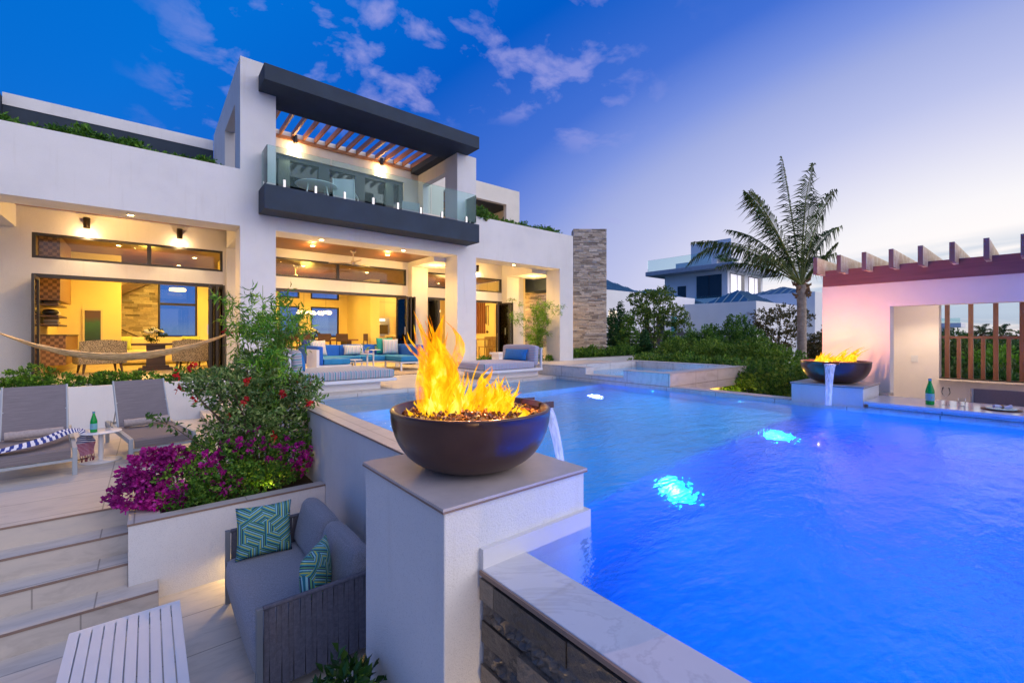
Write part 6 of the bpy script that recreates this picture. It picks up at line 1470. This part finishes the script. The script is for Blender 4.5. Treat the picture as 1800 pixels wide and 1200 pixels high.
palm('tall coconut palm standing between the spa and the pink bar wall', px_, py_, -1.3, 2.35, [((-14, -140), (-23, -232), .3, .35, .42), ((-62, -125), (-112, -150), -.6, .7, .62), ((-110, -120), (-188, -40), .4, 1.1, .72), ((16, -110), (44, -172), .6, .5, .62), ((24, -80), (74, -104), .2, 1.3, .62), ((-26, -100), (-46, -192), 1.2, .5, .50), ((4, -110), (22, -150), -.8, .7, .6), ((-50, -60), (-90, -50), 2.0, .9, .55), ((30, -60), (60, -60), 2.0, .8, .5), ((-40, -100), (-80, -120), 1.6, .7, .6), ((-8, -150), (0, -200), -.5, .4, .45), ((20, -30), (36, -66), -.6, .9, .35), ((-90, -90), (-160, -90), 1.2, 1.2, .66), ((-70, -70), (-120, -30), -.8, 1.2, .6), ((40, -50), (86, -62), .8, 1.3, .6), ((-40, -120), (-78, -176), .6, .7, .6)], 200, lean=.06, tr_=.125)
# ---- trees beyond the bar window
g = random.Random(77); FT = [leafmat('far_leaf_dark', (0.030, 0.090, 0.018), (0.075, 0.180, 0.030)), leafmat('far_leaf_lime', (0.135, 0.315, 0.027), (0.240, 0.450, 0.030)), leafmat('far_leaf_olive', (0.090, 0.158, 0.033), (0.165, 0.225, 0.045))]
FAR = [(1640, 30, 596, 0), (1662, 26, 592, 2), (1680, 36, 584, 0), (1700, 24, 600, 2), (1716, 40, 592, 0), (1738, 22, 622, 1), (1752, 34, 602, 0), (1768, 20, 615, 1), (1785, 30, 606, 2), (1808, 24, 604, 0), (1830, 36, 592, 0), (1700, 17, 640, 2), (1755, 16, 650, 0), (1800, 17, 640, 2), (1655, 19, 625, 0), (1790, 50, 588, 0), (1740, 54, 586, 2), (1676, 56, 583, 0), (1880, 28, 598, 1), (1560, 34, 590, 0), (1500, 40, 588, 2)]
FAR.sort()
for i, (px, d, ty, k) in enumerate(FAR):
    x, y = cpos(px, d); zt = .95 + d * (588 - ty) / 776.; R_ = min(2.6, d * .062); z0 = -3.3; h = zt - z0
    bl = [(g.uniform(-.5, .5) * R_, g.uniform(-.5, .5) * R_, h - R_ * f, R_ * q, R_ * q, R_ * .5, int(110 * q)) for f, q in ((.45, .7), (.8, 1.0), (1.2, 1.1), (1.7, .9), (.7, .6))] + [(g.uniform(-.9, .9) * R_, g.uniform(-.9, .9) * R_, h - R_ * g.uniform(.5, 1.3), R_ * .4, R_ * .4, R_ * .3, 36) for _ in range(5)]
    tree('garden_tree', '%s tree beyond the bar house, number %s from the palm side' % (('dark green', 'bright lime green', 'olive green')[k], ('one two three four five six seven eight nine ten eleven twelve thirteen fourteen fifteen sixteen seventeen eighteen nineteen twenty twenty-one').split()[i]), x, y, z0, h * .5, bl, .13 + d * .004, FT[k], 300 + i, 'trees beyond the bar house', 6, .12)
for i, (px, d, ty) in enumerate(((1727, 44, 585), (1762, 42, 586))):
    x, y = cpos(px, d); palm(('small distant palm left of the second tall slat in the bar window', 'small distant palm right of the second tall slat in the bar window')[i], x, y, -3.3, .95 + d * (588 - ty) / 776. - .2, [((-30, -50), (-80, -10), 0, .9, .5), ((-10, -70), (-50, -60), 0, .7, .5), ((20, -60), (70, -30), 0, .9, .5), ((10, -70), (40, -75), 0, .6, .5), ((-30, -40), (-70, 20), 0, 1, .5), ((30, -40), (60, 10), .0, 1, .5)], 400 + i, .9)

# ================================================================== NEIGHBOURING BUILDINGS
NW = mk('neighbour_white', (.82, .83, .85), .9, .05, .6, .2, 60); ROOFB = mk('blue_metal_roof', (.035, .12, .20), .45, .12, .5, metal=.3); WGL = mk('neighbour_glass', (.03, .035, .045), .08, .1); LITW = emis('evening_pane', (.95, .92, .98), .55)
nv = thing('neighbour_villa', 'tall white neighbouring villa with flat roof and terrace glass', 'house', (45.6, 20.75, -3.3))
z = lambda v: v + 3.3
MB().box(0, 8.7, 0, 7.1, 0, z(7.6)).build('wall', NW, nv)
MB().box(-1.6, 10.4, -1.3, 8.6, z(7.601), z(8.1)).build('roof', mk('neighbour_eave', (.36, .40, .47), .8), nv, bevel=.05)
MB().box(.8, 6, 1.5, 6.2, z(8.101), z(9.0)).box(1.2, 3.6, .2, 4.6, z(9.001), z(11.0)).build('roof_room', NW, nv)
for x0, x1, y0, y1 in ((-1.4, -1.35, 1.0, 8.4), (3.8, 8.0, -1.1, -1.05)): MB().box(x0, x1, y0, y1, z(8.101), z(9.4)).build('glass_rail', GP, nv)
MB().box(-.03, -.001, .6, 3.3, z(4.8), z(7.2)).build('window', WGL, nv); MB().box(-.05, -.031, 1.9, 1.96, z(4.8), z(7.2)).build('mullion', DARKM, nv); MB().box(-.03, -.001, 4.5, 5.5, z(4.9), z(6.3)).build('window', WGL, nv)
for x0, x1 in ((.5, 3.9), (4.9, 8.1)):
    w_ = MB().box(x0, x1, -.03, -.001, z(4.95), z(7.3)).build('window', WGL, nv); MB().box(x0 + .12, x1 - .9, -.04, -.031, z(5.05), z(7.2)).build('lit_pane', LITW, w_); MB().box(x0 + (x1 - x0) * .45, x0 + (x1 - x0) * .45 + .1, -.06, -.041, z(5.0), z(7.25)).build('mullion', DARKM, w_)
MB().box(-1.0, 9.3, -1.2, -.05, z(4.0), z(4.85)).box(-1.2, -.05, -1.2, 7, z(3.6), z(4.0)).build('balcony', NW, nv); MB().box(-1.2, -1.16, -1.2, 5, z(4.001), z(4.9)).build('glass_rail', GP, nv)
rosettes([(2.2, 1.0, z(9.1), 1.6, .5, .25, 60), (7, 0, z(8.3), 1.2, .4, .3, 50)], .3, .4, 6, seed=500).build('roof_plants', LFb, nv)
def hip(x0, x1, y0, y1, z0, z1, m, inset=None):
    i = inset or min(x1 - x0, y1 - y0) / 2; w, h = x1 - x0, y1 - y0
    if w >= h: a, b_ = (x0 + h / 2, (y0 + y1) / 2, z1), (x1 - h / 2, (y0 + y1) / 2, z1)
    else: a, b_ = ((x0 + x1) / 2, y0 + w / 2, z1), ((x0 + x1) / 2, y1 - w / 2, z1)
    if w >= h: F = [(0, 1, 5, 4), (1, 2, 5), (2, 3, 4, 5), (3, 0, 4)]
    else: F = [(0, 1, 4), (1, 2, 5, 4), (2, 3, 5), (3, 0, 4, 5)]
    m.add([(x0, y0, z0), (x1, y0, z0), (x1, y1, z0), (x0, y1, z0), a, b_], F + [(3, 2, 1, 0)])
def seams(x0, x1, y0, y1, z0, z1, m):
    w, h = x1 - x0, y1 - y0; half = min(w, h) / 2; n = int(w / .55)
    for i in range(1, n):
        x = x0 + w * i / n; e = min(half, x - x0, x1 - x)
        for s, y in ((1, y0), (-1, y1)): m.tube([(x, y, z0 + .03), (x, y + s * e, z0 + (z1 - z0) * e / half + .03)], .035, 4, smooth=False)
    n = int(h / .55)
    for i in range(1, n):
        y = y0 + h * i / n; e = min(half, y - y0, y1 - y)
        for s, x in ((1, x0), (-1, x1)): m.tube([(x, y, z0 + .03), (x + s * e, y, z0 + (z1 - z0) * e / half + .03)], .035, 4, smooth=False)
lb = thing('low_building', 'low white building with two blue hipped metal roofs', 'house', (0, 0, 0))
MB().box(31.9, 40, 12.6, 17.9, -3.3, 3.25).build('wall', NW, lb); MB().box(40.001, 52, 11.5, 18.5, -3.3, 4.3).build('wall', NW, lb)
for r_ in ((33, 39.2, 13.2, 17.4, 3.1, 4.35), (41, 50, 12.2, 18, 4.2, 5.2)):
    m = MB(); hip(*r_, m); o = m.build('roof', ROOFB, lb); m = MB(); seams(*r_, m); m.build('seam', mk('seam_blue', (.10, .22, .32), .4), o)
MB().box(31.88, 31.899, 13.4, 16.6, .5, .56).build('wall_groove', mk('groove', (.4, .42, .46)), lb)
for y in (13.1, 17.4): MB().box(31.75, 31.899, y - .06, y + .06, 2.3, 2.5).build('wall_lamp_box', STEEL, lb)
lf = thing('left_building', 'long white wall building with blue roof beside the chimney', 'house', (0, 0, 0)); lf.name = 'long_building'
MB().box(20, 35.9, 19.1, 26, -3.3, 4.02).build('wall', NW, lf)
for r_ in ((20.5, 31.0, 19.6, 25.4, 3.8, 5.35), (31.2, 38.5, 19.6, 25.4, 3.8, 4.95)):
    m = MB(); hip(*r_, m); o = m.build('roof', ROOFB, lf); m = MB(); seams(*r_, m); m.build('seam', mk('seam_blue', (.10, .22, .32), .4), o)
m = MB().box(24.3, 25.2, 19.07, 19.099, .3, 2.6).build('window', emis('warm_pane', (1, .84, .6), .8), lf); m = MB().box(28.6, 29.1, 19.07, 19.099, .3, 2.4).box(30.2, 31.2, 19.07, 19.099, .0, 2.4).build('window', WGL, lf); MB().box(32.2, 33.0, 19.07, 19.099, .2, 2.4).build('window', mk('teal_blind', (.10, .45, .48), .5), lf)
dv = thing('distant_villa', 'low white villa among trees seen through the bar window slats', 'house', (0, 0, 0)); x, y = cpos(1760, 62); MB().box(x - 4, x + 6, y - 4.5, y + 3, -3.3, -1.2).box(x - 5, x + 7, y - 5.5, y + 4, -1.199, -.1).build('wall', NW, dv); MB().box(x - 4.03, x - 4.001, y - 3.5, y - 1.5, -3, -1.6).build('window', WGL, dv)
dv = thing('distant_tower', 'pale tower house with glass terrace behind the first slat', 'house', (0, 0, 0)); x, y = cpos(1652, 85); MB().box(x - 3, x + 3, y - 1.5, y + 5, -3.3, 2.3).box(x - 3.6, x + 3.6, y - 3.2, y + 5.6, 2.301, 3.1).build('wall', NW, dv); MB().box(x - 3.03, x - 3.001, y - .8, y + .8, -1.5, 1.6).build('window', WGL, dv); MB().box(x - 3.5, x - 3.45, y - 3.1, y + 4, 3.101, 4.0).build('glass_rail', GP, dv)
# slat fence
sfn = thing('slat_fence', 'dark horizontal slat fence behind the upright shrubs', 'fence', (0, 0, 0)); GREYF = mk('grey_slats', (.16, .16, .17), .7, .2)
x0, y0 = cpos(1062, 25.5); x1, y1 = cpos(1300, 23.0); an_ = math.atan2(y1 - y0, x1 - x0); Ln = math.hypot(x1 - x0, y1 - y0); M = Matrix.Translation((x0, y0, 0)) @ Matrix.Rotation(an_, 4, 'Z')
m = MB()
for k in range(12): m.box(0, Ln, -.02, .02, -1.3 + k * .20, -1.3 + k * .20 + .16, M)
m.build('slat_panel', GREYF, sfn)
for k in range(6): MB().box(Ln * k / 5 - .05, Ln * k / 5 + .05, .021, .10, -1.3, 1.2, M).build('post', GREYF, sfn)
